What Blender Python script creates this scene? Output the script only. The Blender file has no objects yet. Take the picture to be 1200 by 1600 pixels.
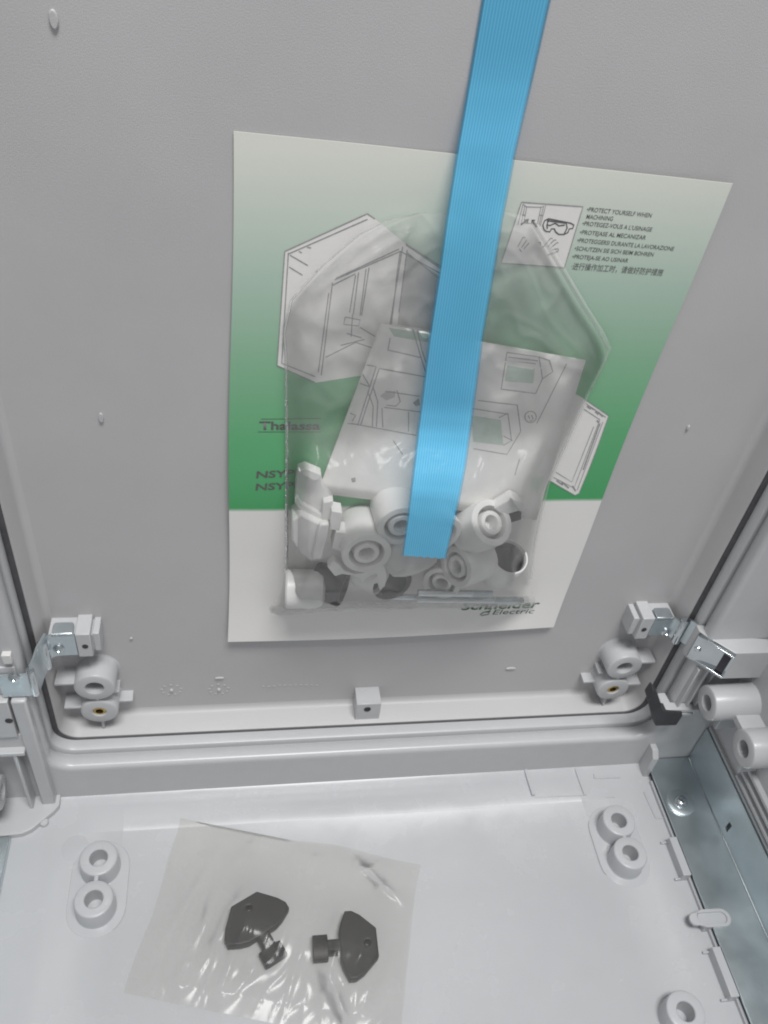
import bpy, math, random
from mathutils import Vector, Matrix, noise

random.seed(7)
S = bpy.context.scene
COL = S.collection

# ------------------------------------------------------------------ camera
FPX = 1322.519
RR = ((0.98547893, -0.12811304, 0.11143755),      # right
      (-0.00453099, -0.67590333, -0.73697636),    # down
      (0.16973729, 0.72576975, -0.66666897))      # forward
CAM = Vector((-0.08480894, -0.3182197, 0.48781346))
cd = bpy.data.cameras.new('camera')
cam = bpy.data.objects.new('camera', cd)
COL.objects.link(cam)
cd.sensor_fit = 'VERTICAL'
cd.sensor_height = 36.0
cd.lens = FPX / 1600.0 * 36.0
cd.clip_start = 0.01
cd.clip_end = 50
m = Matrix.Identity(4)
for i in range(3):
    m[i][0] = RR[0][i]
    m[i][1] = -RR[1][i]
    m[i][2] = -RR[2][i]
    m[i][3] = CAM[i]
cam.matrix_world = m
S.camera = cam

# ------------------------------------------------------------------ light
w = bpy.data.worlds.new('World')
S.world = w
w.use_nodes = True
bg = w.node_tree.nodes['Background']
bg.inputs[0].default_value = (0.95, 0.965, 1.0, 1)
bg.inputs[1].default_value = 0.36


def area(name, loc, target, size, power, color, sy=None):
    l = bpy.data.lights.new(name, 'AREA')
    l.energy = power
    l.color = color
    l.size = size
    if sy:
        l.shape = 'RECTANGLE'
        l.size_y = sy
    o = bpy.data.objects.new(name, l)
    COL.objects.link(o)
    o.location = loc
    o.rotation_euler = (Vector(target) - Vector(loc)).to_track_quat('-Z', 'Y').to_euler()
    return o


area('ceiling_lamp', (0.10, -0.68, 2.25), (0.0, -0.05, 0.1), 0.9, 43.0, (1.0, 0.993, 0.99), 0.45)
S.view_settings.view_transform = 'Standard'
S.view_settings.look = 'None'
S.view_settings.gamma = 1.0
S.view_settings.exposure = 0.0
S.view_settings.use_curve_mapping = False
S.render.engine = 'CYCLES'
S.cycles.transparent_max_bounces = 24
S.cycles.max_bounces = 10
S.cycles.filter_width = 2.0

# ------------------------------------------------------------------ pixel helpers (photo is 1200 x 1600)


def ray(u, v):
    a, b = (u - 600) / FPX, (v - 800) / FPX
    return Vector([RR[0][i] * a + RR[1][i] * b + RR[2][i] for i in range(3)])


def U(u, v, ax, val):
    """the point of the plane (axis ax = val) seen at photo pixel u, v"""
    d = ray(u, v)
    return CAM + d * ((val - CAM[ax]) / d[ax])


def V(*a):
    return Vector(a)


# ------------------------------------------------------------------ materials
def mat(name, base=(0.5, 0.5, 0.5), rough=0.4, metal=0.0, spec=0.5, mottle=0.0, mscale=60,
        bump=0.0, bscale=400, rvar=0.0, stretch=None):
    M = bpy.data.materials.new(name)
    M.use_nodes = True
    nt = M.node_tree
    b = nt.nodes['Principled BSDF']
    b.inputs['Base Color'].default_value = (*base, 1)
    b.inputs['Roughness'].default_value = rough
    b.inputs['Metallic'].default_value = metal
    b.inputs['Specular IOR Level'].default_value = spec
    tc = nt.nodes.new('ShaderNodeTexCoord')
    vec = tc.outputs['Object']
    if stretch:
        mp = nt.nodes.new('ShaderNodeMapping')
        mp.inputs['Scale'].default_value = stretch
        nt.links.new(vec, mp.inputs['Vector'])
        vec = mp.outputs[0]
    if mottle:
        n = nt.nodes.new('ShaderNodeTexNoise')
        n.inputs['Scale'].default_value = mscale
        n.inputs['Detail'].default_value = 5
        nt.links.new(vec, n.inputs['Vector'])
        r = nt.nodes.new('ShaderNodeValToRGB')
        r.color_ramp.elements[0].position = 0.3
        r.color_ramp.elements[1].position = 0.7
        r.color_ramp.elements[0].color = (*[c * (1 - mottle) for c in base], 1)
        r.color_ramp.elements[1].color = (*[min(1, c * (1 + mottle)) for c in base], 1)
        nt.links.new(n.outputs['Fac'], r.inputs[0])
        nt.links.new(r.outputs[0], b.inputs['Base Color'])
        if rvar:
            mr = nt.nodes.new('ShaderNodeMapRange')
            mr.inputs[1].default_value = 0.3
            mr.inputs[2].default_value = 0.7
            mr.inputs[3].default_value = max(0.02, rough - rvar)
            mr.inputs[4].default_value = rough + rvar
            nt.links.new(n.outputs['Fac'], mr.inputs[0])
            nt.links.new(mr.outputs[0], b.inputs['Roughness'])
    if bump:
        n2 = nt.nodes.new('ShaderNodeTexNoise')
        n2.inputs['Scale'].default_value = bscale
        n2.inputs['Detail'].default_value = 3
        nt.links.new(vec, n2.inputs['Vector'])
        bp = nt.nodes.new('ShaderNodeBump')
        bp.inputs['Strength'].default_value = bump
        bp.inputs['Distance'].default_value = 0.0006
        nt.links.new(n2.outputs['Fac'], bp.inputs['Height'])
        nt.links.new(bp.outputs[0], b.inputs['Normal'])
    return M


def film_mat(name, tint, haze, hazecol, bump=0.6, bscale=45, rough=0.10, gloss=1.0, stretch=None, ior=1.32):
    """thin clear plastic: mostly see-through, a little milky, shiny on its wrinkles"""
    M = bpy.data.materials.new(name)
    M.use_nodes = True
    nt = M.node_tree
    nt.nodes.remove(nt.nodes['Principled BSDF'])
    out = nt.nodes['Material Output']
    tr = nt.nodes.new('ShaderNodeBsdfTransparent')
    tr.inputs[0].default_value = (*tint, 1)
    df = nt.nodes.new('ShaderNodeBsdfDiffuse')
    df.inputs[0].default_value = (*hazecol, 1)
    tl = nt.nodes.new('ShaderNodeBsdfTranslucent')
    tl.inputs[0].default_value = (*hazecol, 1)
    dm = nt.nodes.new('ShaderNodeMixShader')
    dm.inputs[0].default_value = 0.25
    nt.links.new(df.outputs[0], dm.inputs[1])
    nt.links.new(tl.outputs[0], dm.inputs[2])
    gl = nt.nodes.new('ShaderNodeBsdfGlossy')
    gl.inputs['Roughness'].default_value = rough
    m1 = nt.nodes.new('ShaderNodeMixShader')
    tc = nt.nodes.new('ShaderNodeTexCoord')
    vec = tc.outputs['Object']
    if stretch:
        mp = nt.nodes.new('ShaderNodeMapping')
        mp.inputs['Scale'].default_value = stretch[0]
        mp.inputs['Rotation'].default_value = stretch[1]
        nt.links.new(vec, mp.inputs['Vector'])
        vec = mp.outputs[0]
    n = nt.nodes.new('ShaderNodeTexNoise')
    n.inputs['Scale'].default_value = bscale
    n.inputs['Detail'].default_value = 3
    n.inputs['Distortion'].default_value = 0.6
    nt.links.new(vec, n.inputs['Vector'])
    mr = nt.nodes.new('ShaderNodeMapRange')
    mr.inputs[1].default_value = 0.3
    mr.inputs[2].default_value = 0.7
    mr.inputs[3].default_value = haze * 0.88
    mr.inputs[4].default_value = haze * 1.12
    nt.links.new(n.outputs['Fac'], mr.inputs[0])
    nt.links.new(mr.outputs[0], m1.inputs[0])
    nt.links.new(tr.outputs[0], m1.inputs[1])
    nt.links.new(dm.outputs[0], m1.inputs[2])
    bp = nt.nodes.new('ShaderNodeBump')
    bp.inputs['Strength'].default_value = bump
    bp.inputs['Distance'].default_value = 0.004
    nt.links.new(n.outputs['Fac'], bp.inputs['Height'])
    nt.links.new(bp.outputs[0], gl.inputs['Normal'])
    fr = nt.nodes.new('ShaderNodeFresnel')
    fr.inputs[0].default_value = ior
    nt.links.new(bp.outputs[0], fr.inputs['Normal'])
    mu = nt.nodes.new('ShaderNodeMath')
    mu.operation = 'MULTIPLY'
    mu.inputs[1].default_value = gloss
    mu.use_clamp = True
    nt.links.new(fr.outputs[0], mu.inputs[0])
    m2 = nt.nodes.new('ShaderNodeMixShader')
    nt.links.new(mu.outputs[0], m2.inputs[0])
    nt.links.new(m1.outputs[0], m2.inputs[1])
    nt.links.new(gl.outputs[0], m2.inputs[2])
    nt.links.new(m2.outputs[0], out.inputs['Surface'])
    return M


M_WALL = mat('grey_plastic_matt', (0.505, 0.498, 0.50), 0.46, mottle=0.03, mscale=16, bump=0.16, bscale=1500, rvar=0.08)
M_BODY = mat('grey_plastic_gloss', (0.52, 0.526, 0.533), 0.30, mottle=0.015, mscale=120, bump=0.03, bscale=500)
M_FLOOR = mat('grey_plastic_floor', (0.495, 0.506, 0.518), 0.25, mottle=0.015, mscale=40, bump=0.035, bscale=160, rvar=0.06)
M_CAP = mat('white_plastic', (0.69, 0.685, 0.67), 0.38, mottle=0.02, mscale=150, bump=0.03, bscale=700)
M_RUB = mat('black_rubber', (0.045, 0.045, 0.05), 0.6, bump=0.1, bscale=900, mottle=0.2)
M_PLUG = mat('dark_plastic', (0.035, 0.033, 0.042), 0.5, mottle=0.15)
M_ZINC = mat('zinc_plate', (0.62, 0.685, 0.71), 0.37, 1.0, mottle=0.08, mscale=40, rvar=0.05, bump=0.06, bscale=420)
M_CHROME = mat('bright_steel', (0.62, 0.66, 0.68), 0.17, 1.0, mottle=0.06, mscale=90, rvar=0.05)
M_BRASS = mat('brass', (0.62, 0.45, 0.18), 0.32, 1.0, mottle=0.1, mscale=400)
M_INK = mat('print_ink', (0.12, 0.117, 0.12), 0.6, mottle=0.2, mscale=900)
M_INKL = mat('print_ink_light', (0.33, 0.33, 0.33), 0.6, mottle=0.2, mscale=900)
M_INKG = mat('print_ink_green', (0.05, 0.14, 0.07), 0.6, mottle=0.2, mscale=900)
M_PWHITE = mat('print_white', (0.83, 0.815, 0.79), 0.55, mottle=0.02, mscale=200)
M_PGREEN = mat('print_pale_green', (0.50, 0.61, 0.53), 0.55, mottle=0.06, mscale=300)
M_PGREY = mat('print_grey', (0.55, 0.54, 0.53), 0.55, mottle=0.03, mscale=300)
M_KEY = mat('black_key_plastic', (0.006, 0.006, 0.008), 0.5, bump=0.12, bscale=1200, mottle=0.25, mscale=500)
M_LEAF = mat('leaflet_paper', (0.84, 0.825, 0.80), 0.6, mottle=0.02, mscale=120, bump=0.05, bscale=300)
M_FILM = film_mat('bag_film', (1.0, 1.0, 1.0), 0.15, (0.95, 0.95, 0.93), bump=0.2, bscale=38, rough=0.18, gloss=0.9, ior=1.2)
M_FILM2 = film_mat('key_bag_film', (0.965, 0.958, 0.942), 0.085, (0.86, 0.84, 0.80), bump=0.10, bscale=26,
                   rough=0.2, gloss=1.1, stretch=((1.0, 0.35, 1.0), (0, 0, -0.45)))


def tape_mat():
    M = film_mat('blue_filament_tape', (0.20, 0.62, 0.93), 0.62, (0.045, 0.30, 0.60), bump=0.12, bscale=300, rough=0.3, gloss=0.7)
    nt = M.node_tree
    uv = nt.nodes.new('ShaderNodeUVMap')
    uv.uv_map = 'UVMap'
    sp = nt.nodes.new('ShaderNodeSeparateXYZ')
    nt.links.new(uv.outputs[0], sp.inputs[0])
    # filaments that run along the tape
    mu = nt.nodes.new('ShaderNodeMath')
    mu.operation = 'MULTIPLY'
    mu.inputs[1].default_value = 2 * math.pi * 21
    nt.links.new(sp.outputs[0], mu.inputs[0])
    sn = nt.nodes.new('ShaderNodeMath')
    sn.operation = 'SINE'
    nt.links.new(mu.outputs[0], sn.inputs[0])
    rp = nt.nodes.new('ShaderNodeMapRange')
    rp.inputs[1].default_value = -1
    rp.inputs[2].default_value = 1
    nt.links.new(sn.outputs[0], rp.inputs[0])
    mx = nt.nodes.new('ShaderNodeMix')
    mx.data_type = 'RGBA'
    mx.inputs[6].default_value = (0.125, 0.54, 0.86, 1)
    mx.inputs[7].default_value = (0.21, 0.66, 0.95, 1)
    nt.links.new(rp.outputs[0], mx.inputs[0])
    for nd in nt.nodes:
        if nd.type == 'BSDF_DIFFUSE':
            nd.outputs[0].links[0].to_node.inputs[0].default_value = 0.2
        if nd.type in ('BSDF_DIFFUSE', 'BSDF_TRANSLUCENT'):
            nt.links.new(mx.outputs[2], nd.inputs[0])
    # clear margins left and right
    ab = nt.nodes.new('ShaderNodeMath')
    ab.operation = 'SUBTRACT'
    ab.inputs[1].default_value = 0.5
    nt.links.new(sp.outputs[0], ab.inputs[0])
    a2 = nt.nodes.new('ShaderNodeMath')
    a2.operation = 'ABSOLUTE'
    nt.links.new(ab.outputs[0], a2.inputs[0])
    ed = nt.nodes.new('ShaderNodeMapRange')
    ed.inputs[1].default_value = 0.445
    ed.inputs[2].default_value = 0.475
    ed.inputs[3].default_value = 0.0
    ed.inputs[4].default_value = 1.0
    nt.links.new(a2.outputs[0], ed.inputs[0])
    mt = nt.nodes.new('ShaderNodeMix')
    mt.data_type = 'RGBA'
    mt.inputs[6].default_value = (0.40, 0.78, 0.97, 1)
    mt.inputs[7].default_value = (0.62, 0.80, 0.93, 1)
    nt.links.new(ed.outputs[0], mt.inputs[0])
    hz = nt.nodes.new('ShaderNodeMapRange')
    hz.inputs[3].default_value = 0.86
    hz.inputs[4].default_value = 0.16
    nt.links.new(ed.outputs[0], hz.inputs[0])
    for nd in nt.nodes:
        if nd.type == 'BSDF_TRANSPARENT':
            nt.links.new(mt.outputs[2], nd.inputs[0])
            m1 = nd.outputs[0].links[0].to_node
            nt.links.new(hz.outputs[0], m1.inputs[0])
    return M


M_TAPE = tape_mat()


# ------------------------------------------------------------------ mesh helpers
def tag(o, label, cat, group=None):
    o['label'] = label
    o['category'] = cat
    if group:
        o['group'] = group
    return o


def thing(name, label, cat, loc=(0, 0, 0), group=None):
    o = bpy.data.objects.new(name, None)
    o.empty_display_size = 0.01
    COL.objects.link(o)
    o.location = loc
    return tag(o, label, cat, group)


def put(name, me, material, parent=None, smooth=True, bevel=0.0, angle=38, solid=0.0):
    o = bpy.data.objects.new(name, me)
    COL.objects.link(o)
    if material:
        me.materials.append(material)
    if smooth:
        for p in me.polygons:
            p.use_smooth = True
        me.set_sharp_from_angle(angle=math.radians(angle))
    if parent:
        o.parent = parent
        o.matrix_parent_inverse = root_matrix(parent).inverted()
    if solid:
        s = o.modifiers.new('solid', 'SOLIDIFY')
        s.thickness = solid
        s.offset = 0
    if bevel:
        b = o.modifiers.new('bevel', 'BEVEL')
        b.width = bevel
        b.segments = 2
        b.limit_method = 'ANGLE'
        b.angle_limit = math.radians(40)
    return o


def root_matrix(o):
    mm = o.matrix_basis.copy()
    p = o
    while p.parent:
        mm = p.parent.matrix_basis @ p.matrix_parent_inverse @ mm
        p = p.parent
    return mm


class MB:
    def __init__(s):
        s.v, s.f = [], []

    def box(s, x0, x1, y0, y1, z0, z1):
        b = len(s.v)
        s.v += [(x, y, z) for z in (z0, z1) for y in (y0, y1) for x in (x0, x1)]
        for q in ((0, 2, 3, 1), (4, 5, 7, 6), (0, 1, 5, 4), (2, 6, 7, 3), (0, 4, 6, 2), (1, 3, 7, 5)):
            s.f.append([b + i for i in q])
        return s

    def prism(s, pts, vec):
        """closed prism: polygon pts (3D) pushed along vec"""
        pts = [Vector(p) for p in pts]
        vec = Vector(vec)
        n = len(pts)
        nor = Vector((0, 0, 0))
        for i in range(n):
            nor += pts[i].cross(pts[(i + 1) % n])
        if nor.dot(vec) > 0:
            pts.reverse()
        b = len(s.v)
        s.v += [tuple(p) for p in pts] + [tuple(p + vec) for p in pts]
        s.f.append([b + i for i in range(n)])
        s.f.append([b + n + i for i in reversed(range(n))])
        for i in range(n):
            j = (i + 1) % n
            s.f.append([b + i, b + n + i, b + n + j, b + j])
        return s

    def lathe(s, prof, c, axis, seg=40):
        """profile of (radius, height) turned about axis through c"""
        c, ax = Vector(c), Vector(axis).normalized()
        t = ax.orthogonal().normalized()
        q = ax.cross(t)
        rings = []
        for r, h in prof:
            if r < 1e-7:
                rings.append([len(s.v)])
                s.v.append(tuple(c + ax * h))
            else:
                rings.append(list(range(len(s.v), len(s.v) + seg)))
                for i in range(seg):
                    a = 2 * math.pi * i / seg
                    s.v.append(tuple(c + ax * h + (t * math.cos(a) + q * math.sin(a)) * r))
        for A, B in zip(rings, rings[1:]):
            for i in range(seg):
                j = (i + 1) % seg
                if len(A) == 1 and len(B) == 1:
                    continue
                if len(A) == 1:
                    s.f.append([A[0], B[j], B[i]])
                elif len(B) == 1:
                    s.f.append([A[i], A[j], B[0]])
                else:
                    s.f.append([A[i], A[j], B[j], B[i]])
        return s

    def strip(s, plan, z0, z1, th):
        """bent sheet-metal strip: plan path (x, y) with thickness th, standing from z0 to z1"""
        n = len(plan)
        L, Rr = [], []
        for i in range(n):
            a = Vector(plan[max(0, i - 1)])
            b = Vector(plan[min(n - 1, i + 1)])
            d = (b - a).normalized()
            nr = Vector((-d.y, d.x)) * th / 2
            p = Vector(plan[i])
            L.append(p + nr)
            Rr.append(p - nr)
        poly = [(p.x, p.y, z0) for p in L] + [(p.x, p.y, z0) for p in reversed(Rr)]
        b = len(s.v)
        m_ = len(poly)
        s.v += poly + [(x, y, z1) for x, y, z in poly]
        for i in range(n - 1):
            a, c = i, m_ - 1 - i
            s.f.append([b + a, b + a + 1, b + c - 1, b + c])
            s.f.append([b + m_ + a, b + m_ + c, b + m_ + c - 1, b + m_ + a + 1])
        for i in range(m_):
            j = (i + 1) % m_
            s.f.append([b + i, b + m_ + i, b + m_ + j, b + j])
        return s

    def me(s, name='mesh'):
        me = bpy.data.meshes.new(name)
        me.from_pydata([tuple(v) for v in s.v], [], s.f)
        me.validate()
        me.update()
        return me

    def obj(s, name, material, parent=None, **k):
        return put(name, s.me(name), material, parent, **k)


def smooth_path(pts, n=6):
    """Catmull-Rom through 2D points"""
    P = [Vector(p) for p in pts]
    P = [P[0] * 2 - P[1]] + P + [P[-1] * 2 - P[-2]]
    out = []
    for i in range(1, len(P) - 2):
        for k in range(n):
            t = k / n
            a, b, c, d = P[i - 1], P[i], P[i + 1], P[i + 2]
            out.append(0.5 * ((2 * b) + (c - a) * t + (2 * a - 5 * b + 4 * c - d) * t * t + (3 * b - a - 3 * c + d) * t ** 3))
    out.append(P[-2])
    return out


def u_path(W, zb, r, ztop, seg=10):
    """left side down, round the corner, along the bottom, up the right side: (x, z, nx, nz) with the inward normal"""
    out = []
    for z in (ztop, ztop * 0.5 + zb * 0.5):
        out.append((-W, z, 1, 0))
    for i in range(seg + 1):
        a = math.pi + (math.pi / 2) * i / seg
        out.append((-W + r + r * math.cos(a), zb + r + r * math.sin(a), -math.cos(a), -math.sin(a)))
    for i in range(1, 12):
        t = i / 12
        out.append(((-W + r) * (1 - t) + (W - r) * t, zb, 0, 1))
    for i in range(seg + 1):
        a = 1.5 * math.pi + (math.pi / 2) * i / seg
        out.append((W - r + r * math.cos(a), zb + r + r * math.sin(a), -math.cos(a), -math.sin(a)))
    for z in (ztop * 0.5 + zb * 0.5, ztop):
        out.append((W, z, -1, 0))
    return out


def sweep_u(mb, path, prof):
    """prof: (inward offset, y); returns the vertex index grid [path][prof]"""
    b = len(mb.v)
    k = len(prof)
    for x, z, nx, nz in path:
        for n, y in prof:
            mb.v.append((x + nx * n, y, z + nz * n))
    for i in range(len(path) - 1):
        for j in range(k - 1):
            a = b + i * k + j
            mb.f.append([a, a + k, a + k + 1, a + 1])
    return b, k


# ------------------------------------------------------------------ enclosure: key dimensions
YW = 0.0187        # inner face of the upright panel
ZF = -0.0357       # floor of the body
XS = 0.2385        # side walls of the body
ZT = 0.52
YK = -0.020        # back flange of the body (faces the camera)

BOSS_RO, BOSS_RI = 0.0117, 0.0052


def boss_mesh(c_front, out, ro, ri, length, depth=0.012):
    out = Vector(out).normalized()
    base = Vector(c_front) - out * length
    L = length
    return MB().lathe([(ro + 0.0022, 0), (ro + 0.0007, 0.0012), (ro + 0.0003, 0.004), (ro, L - 0.0009), (ro - 0.0003, L - 0.0003), (ro - 0.0009, L),
                       (ri + 0.0006, L), (ri + 0.0001, L - 0.0005), (ri * 0.94, L - depth), (0, L - depth)], base, out, 44)


# ------------------------------------------------------------------ 1. upright panel (door)
door = thing('door_panel', 'tall upright matt grey plastic panel with bosses along its bottom edge', 'panel', (0, YW, 0))
WD = 0.1958
mb = MB()
path = u_path(WD, 0.0, 0.0115, ZT)
b, k = sweep_u(mb, path, [(0.0052, YW), (0.0035, YW - 0.0004), (0.0019, YW - 0.0016), (0.0011, YW - 0.0036), (0.0, 0.0026), (-0.0004, 0.0020), (-0.0016, 0.0020), (-0.0016, 0.008)])
mb.f.append([b + i * k for i in range(len(path))])
mb.obj('panel_sheet', M_WALL, door)

mb = MB()
b, k = sweep_u(mb, u_path(WD + 0.0014, -0.0014, 0.0128, ZT), [(0.0006, 0.0040), (0.0, 0.0010), (-0.0018, 0.0002), (-0.0034, 0.0006), (-0.0040, 0.004)])
mb.obj('gasket', mat('grey_black_gasket', (0.075, 0.074, 0.078), 0.6, mottle=0.15, mscale=200), door)

boss_defs = []
for sx in (-1, 1):
    for zc, brass in ((0.0492, 0), (0.0234, 1)):
        ro = 0.0120 if not brass else 0.0112
        o = boss_mesh((sx * 0.1708, 0.0030 + 0.0008 * brass, zc), (0, -1, 0), ro, 0.0053 if not brass else 0.0040, YW - 0.0030 - 0.0008 * brass + 0.0005).obj('boss', M_BODY, door)
        if brass:
            MB().lathe([(0.0040, 0), (0.0040, 0.009), (0.0024, 0.0095), (0.0024, 0.0), (0.0, 0.0)], (sx * 0.1708, 0.0138, zc), (0, -1, 0), 32).obj('brass_insert', M_BRASS, o)
            MB().lathe([(0.0023, 0), (0.0023, 0.0022), (0, 0.0024)], (sx * 0.1708, 0.0098, zc), (0, -1, 0), 20).obj('insert_bore', M_PLUG, o)
    # fins of the two bosses
    f = []
    xo = sx * 0.1708
    f.append((xo + sx * 0.0105, xo + sx * 0.0235, 0.0065, YW + 0.0003, 0.0485, 0.0503))
    f.append((xo + sx * 0.0100, xo + sx * 0.0215, 0.0075, YW + 0.0003, 0.0225, 0.0243))
    f.append((xo - sx * 0.0100, xo - sx * 0.0195, 0.0110, YW + 0.0003, 0.0225, 0.0243))
    f.append((xo - sx * 0.0085, xo - sx * 0.0125, 0.0095, YW + 0.0003, 0.0345, 0.0361))
    f.append((xo + 0.0008, xo - 0.0008, 0.0065, YW + 0.0003, 0.0018, 0.0130))
    f.append((xo + 0.0008, xo - 0.0008, 0.0042, YW + 0.0003, 0.0335, 0.0382))
    for x0, x1, y0, y1, z0, z1 in f:
        MB().box(min(x0, x1), max(x0, x1), y0, y1, z0, z1).obj('fin', M_BODY, door, bevel=0.0003)

# small block in the middle of the bottom ledge
blk = MB().box(-0.0078, 0.0088, 0.0050, YW + 0.0004, -0.0004, 0.0176).obj('stop_block', M_BODY, door, bevel=0.0005)
MB().lathe([(0.0023, -0.0002), (0.0023, 0.0004), (0.0015, 0.0005), (0.0015, 0.0001), (0, 0.0001)], U(574, 1108, 1, 0.0050), (0, -1, 0), 20).obj('screw_hole', M_RUB, blk)

# hinge blocks moulded on the panel
for sx in (-1, 1):
    def bx(x0, x1, y0, z0, z1):
        a, c = sorted((sx * x0, sx * x1))
        return MB().box(a, c, y0, YW + 0.0004, z0, z1)
    hb = bx(0.1755, 0.1912, 0.0062, 0.0815, 0.0968).obj('hinge_block', M_BODY, door, bevel=0.0006)
    bx(0.1680, 0.1762, 0.0038, 0.0790, 0.0990).obj('block_rib', M_BODY, hb, bevel=0.0005)
    bx(0.1635, 0.1672, 0.0064, 0.0810, 0.0965).obj('block_rib', M_BODY, hb, bevel=0.0005)
    bx(0.1668, 0.1684, 0.0070, 0.0815, 0.0950).obj('block_web', M_BODY, hb, bevel=0.0003)
    MB().lathe([(0.0017, -0.0002), (0.0017, 0.0003), (0, 0.00035)], (sx * 0.1716, 0.0038, 0.0885), (0, -1, 0), 20).obj('screw_hole', M_RUB, hb)

# ejector marks and moulding nubs on the panel face
for (u, v, rx, rz) in ((84, 30, 0.0016, 0.0032), (158, 652, 0.0011, 0.0026), (1075, 668, 0.0008, 0.0016), (205, 997, 0.0010, 0.0010),
                       (798, 1044, 0.0036, 0.0010), (343, 1059, 0.0030, 0.0009)):
    c = U(u, v, 1, YW - 0.0002)
    mb = MB()
    mb.prism([(c.x + rx * math.cos(t * math.pi / 9), YW + 0.0002, c.z + rz * math.sin(t * math.pi / 9)) for t in range(18)], (0, -0.0013, 0))
    mb.obj('mould_nub', M_WALL, door, bevel=0.0005)
# faint moulded rings and line of letters under the sheet
for (u, v) in ((268, 1078), (342, 1077)):
    c = U(u, v, 1, YW)
    for i in range(9):
        a = i * 2 * math.pi / 9 + 0.2
        q = c + V(math.cos(a) * 0.0062, 0, math.sin(a) * 0.0052)
        MB().box(q.x - 0.0007, q.x + 0.0007, YW - 0.00035, YW + 0.0002, q.z - 0.0006, q.z + 0.0006).obj('mould_mark', M_WALL, door)
    MB().lathe([(0.0013, 0), (0.0009, 0.0012), (0, 0.0014)], (c.x, YW, c.z), (0, -1, 0), 14).obj('mould_mark', M_WALL, door)
for i in range(11):
    c = U(412 + i * 8.3, 1073 - i * 0.3 + random.uniform(-1, 1), 1, YW)
    hh = random.uniform(0.0005, 0.0011)
    MB().box(c.x - 0.0010, c.x + 0.0010, YW - 0.0003, YW + 0.0002, c.z - hh, c.z + hh).obj('mould_mark', M_WALL, door)

# ------------------------------------------------------------------ 2. enclosure body
body = thing('enclosure_body', 'light grey glossy plastic enclosure body with floor, side walls and rounded rim', 'enclosure', (0, -0.12, ZF))

# rim round the opening and the flange behind it
mb = MB()
path = u_path(0.1996, -0.0006, 0.0135, ZT)
prof = [(-0.008, 0.0012), (-0.0012, 0.0008), (-0.0002, 0.0002), (0.0, -0.0012), (0.0, -0.0068), (-0.0005, -0.0074), (-0.0046, -0.0078), (-0.0048, -0.0102), (-0.0007, -0.0107),
        (0.0, -0.0114), (0.0001, -0.0170), (-0.0006, -0.0190), (-0.0022, -0.0199), (-0.0040, -0.0200)]
b, k = sweep_u(mb, path, prof)
n0 = len(mb.v)
cor = []
for i, (x, z, nx, nz) in enumerate(path):
    if abs(nx) == 1:
        q = (-XS * nx, YK, z)
    elif abs(nz) == 1:
        q = (x, YK, ZF - 0.001)
    else:
        q = (-XS if nx > 0 else XS, YK, ZF - 0.001)
    mb.v.append(q)
for i in range(len(path) - 1):
    a = b + i * k + k - 1
    mb.f.append([a, a + k, n0 + i + 1, n0 + i])
mb.obj('rim', M_BODY, body, angle=50)

# floor: raised border, then a wide shallow field
mb = MB()
xs = [-XS, -0.2, -0.158, -0.1572, 0.149, 0.1498, 0.2, XS]
ys = [YK, YK - 0.003, YK - 0.008, -0.0445, -0.0455, -0.10, -0.20, -0.30]


def fz(x, y):
    z = ZF
    if y > YK - 0.0045:
        z += 0.0013 * (1 - (YK - y) / 0.0045) ** 2 if y > YK - 0.0045 else 0
    if -0.1575 < x < 0.1495 and y < -0.045:
        z -= 0.0009
    return z


for y in ys:
    for x in xs:
        mb.v.append((x, y, fz(x, y)))
nx_ = len(xs)
for j in range(len(ys) - 1):
    for i in range(nx_ - 1):
        a = j * nx_ + i
        mb.f.append([a, a + nx_, a + nx_ + 1, a + 1])
floor = mb.obj('floor_panel', M_FLOOR, body, angle=60)

# side walls
for sx in (-1, 1):
    MB().box(min(sx * XS, sx * (XS + 0.003)), max(sx * XS, sx * (XS + 0.003)), -0.30, YK + 0.003, ZF - 0.002, 0.30).obj('side_wall', M_BODY, body)

# bosses on the floor, in joined pairs
FB = 0.0135
for sx in (-1, 1):
    pts = []
    for u, v in (((152, 1340), (148, 1404)) if sx < 0 else ((968, 1281), (985, 1332))):
        c = U(u, v, 2, ZF + FB)
        c.x = sum(U(*q, 2, ZF + FB).x for q in (((152, 1340), (148, 1404)) if sx < 0 else ((968, 1281), (985, 1332)))) / 2
        boss_mesh(c, (0, 0, 1), 0.0110, 0.0051, FB + 0.0008, 0.0125).obj('boss', M_FLOOR, body)
        pts.append((c.x, c.y))
    x_, yA, yB = pts[0][0], pts[0][1], pts[1][1]
    MB().box(x_ - 0.0012, x_ + 0.0012, min(yB + 0.0105, yA - 0.0107), yA - 0.0105, ZF, ZF + FB - 0.0006).obj('boss_web', M_FLOOR, body, bevel=0.0003)
    # shallow pad round the pair
    r = 0.0170
    poly = [(x_ + r * math.cos(a * math.pi / 12), yA + r * math.sin(a * math.pi / 12), ZF - 0.0008) for a in range(0, 13)] + \
           [(x_ + r * math.cos(a * math.pi / 12), yB + r * math.sin(a * math.pi / 12), ZF - 0.0008) for a in range(12, 25)]
    MB().prism(poly, (0, 0, 0.00095)).obj('boss_pad', M_FLOOR, body, bevel=0.0004)
c = U(1072, 1580, 2, ZF + FB)
boss_mesh(c, (0, 0, 1), 0.0112, 0.0052, FB + 0.0008, 0.0125).obj('boss', M_FLOOR, body)
# faint round gate mark beside the left pair
c = U(118, 1325, 2, ZF)
MB().lathe([(0.0082, -0.0005), (0.0082, 0.00005), (0.0078, 0.00014), (0, 0.00014)], c, (0, 0, 1), 36).obj('gate_mark', M_FLOOR, body)

# thin guide ribs on the floor near the back flange


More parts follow.
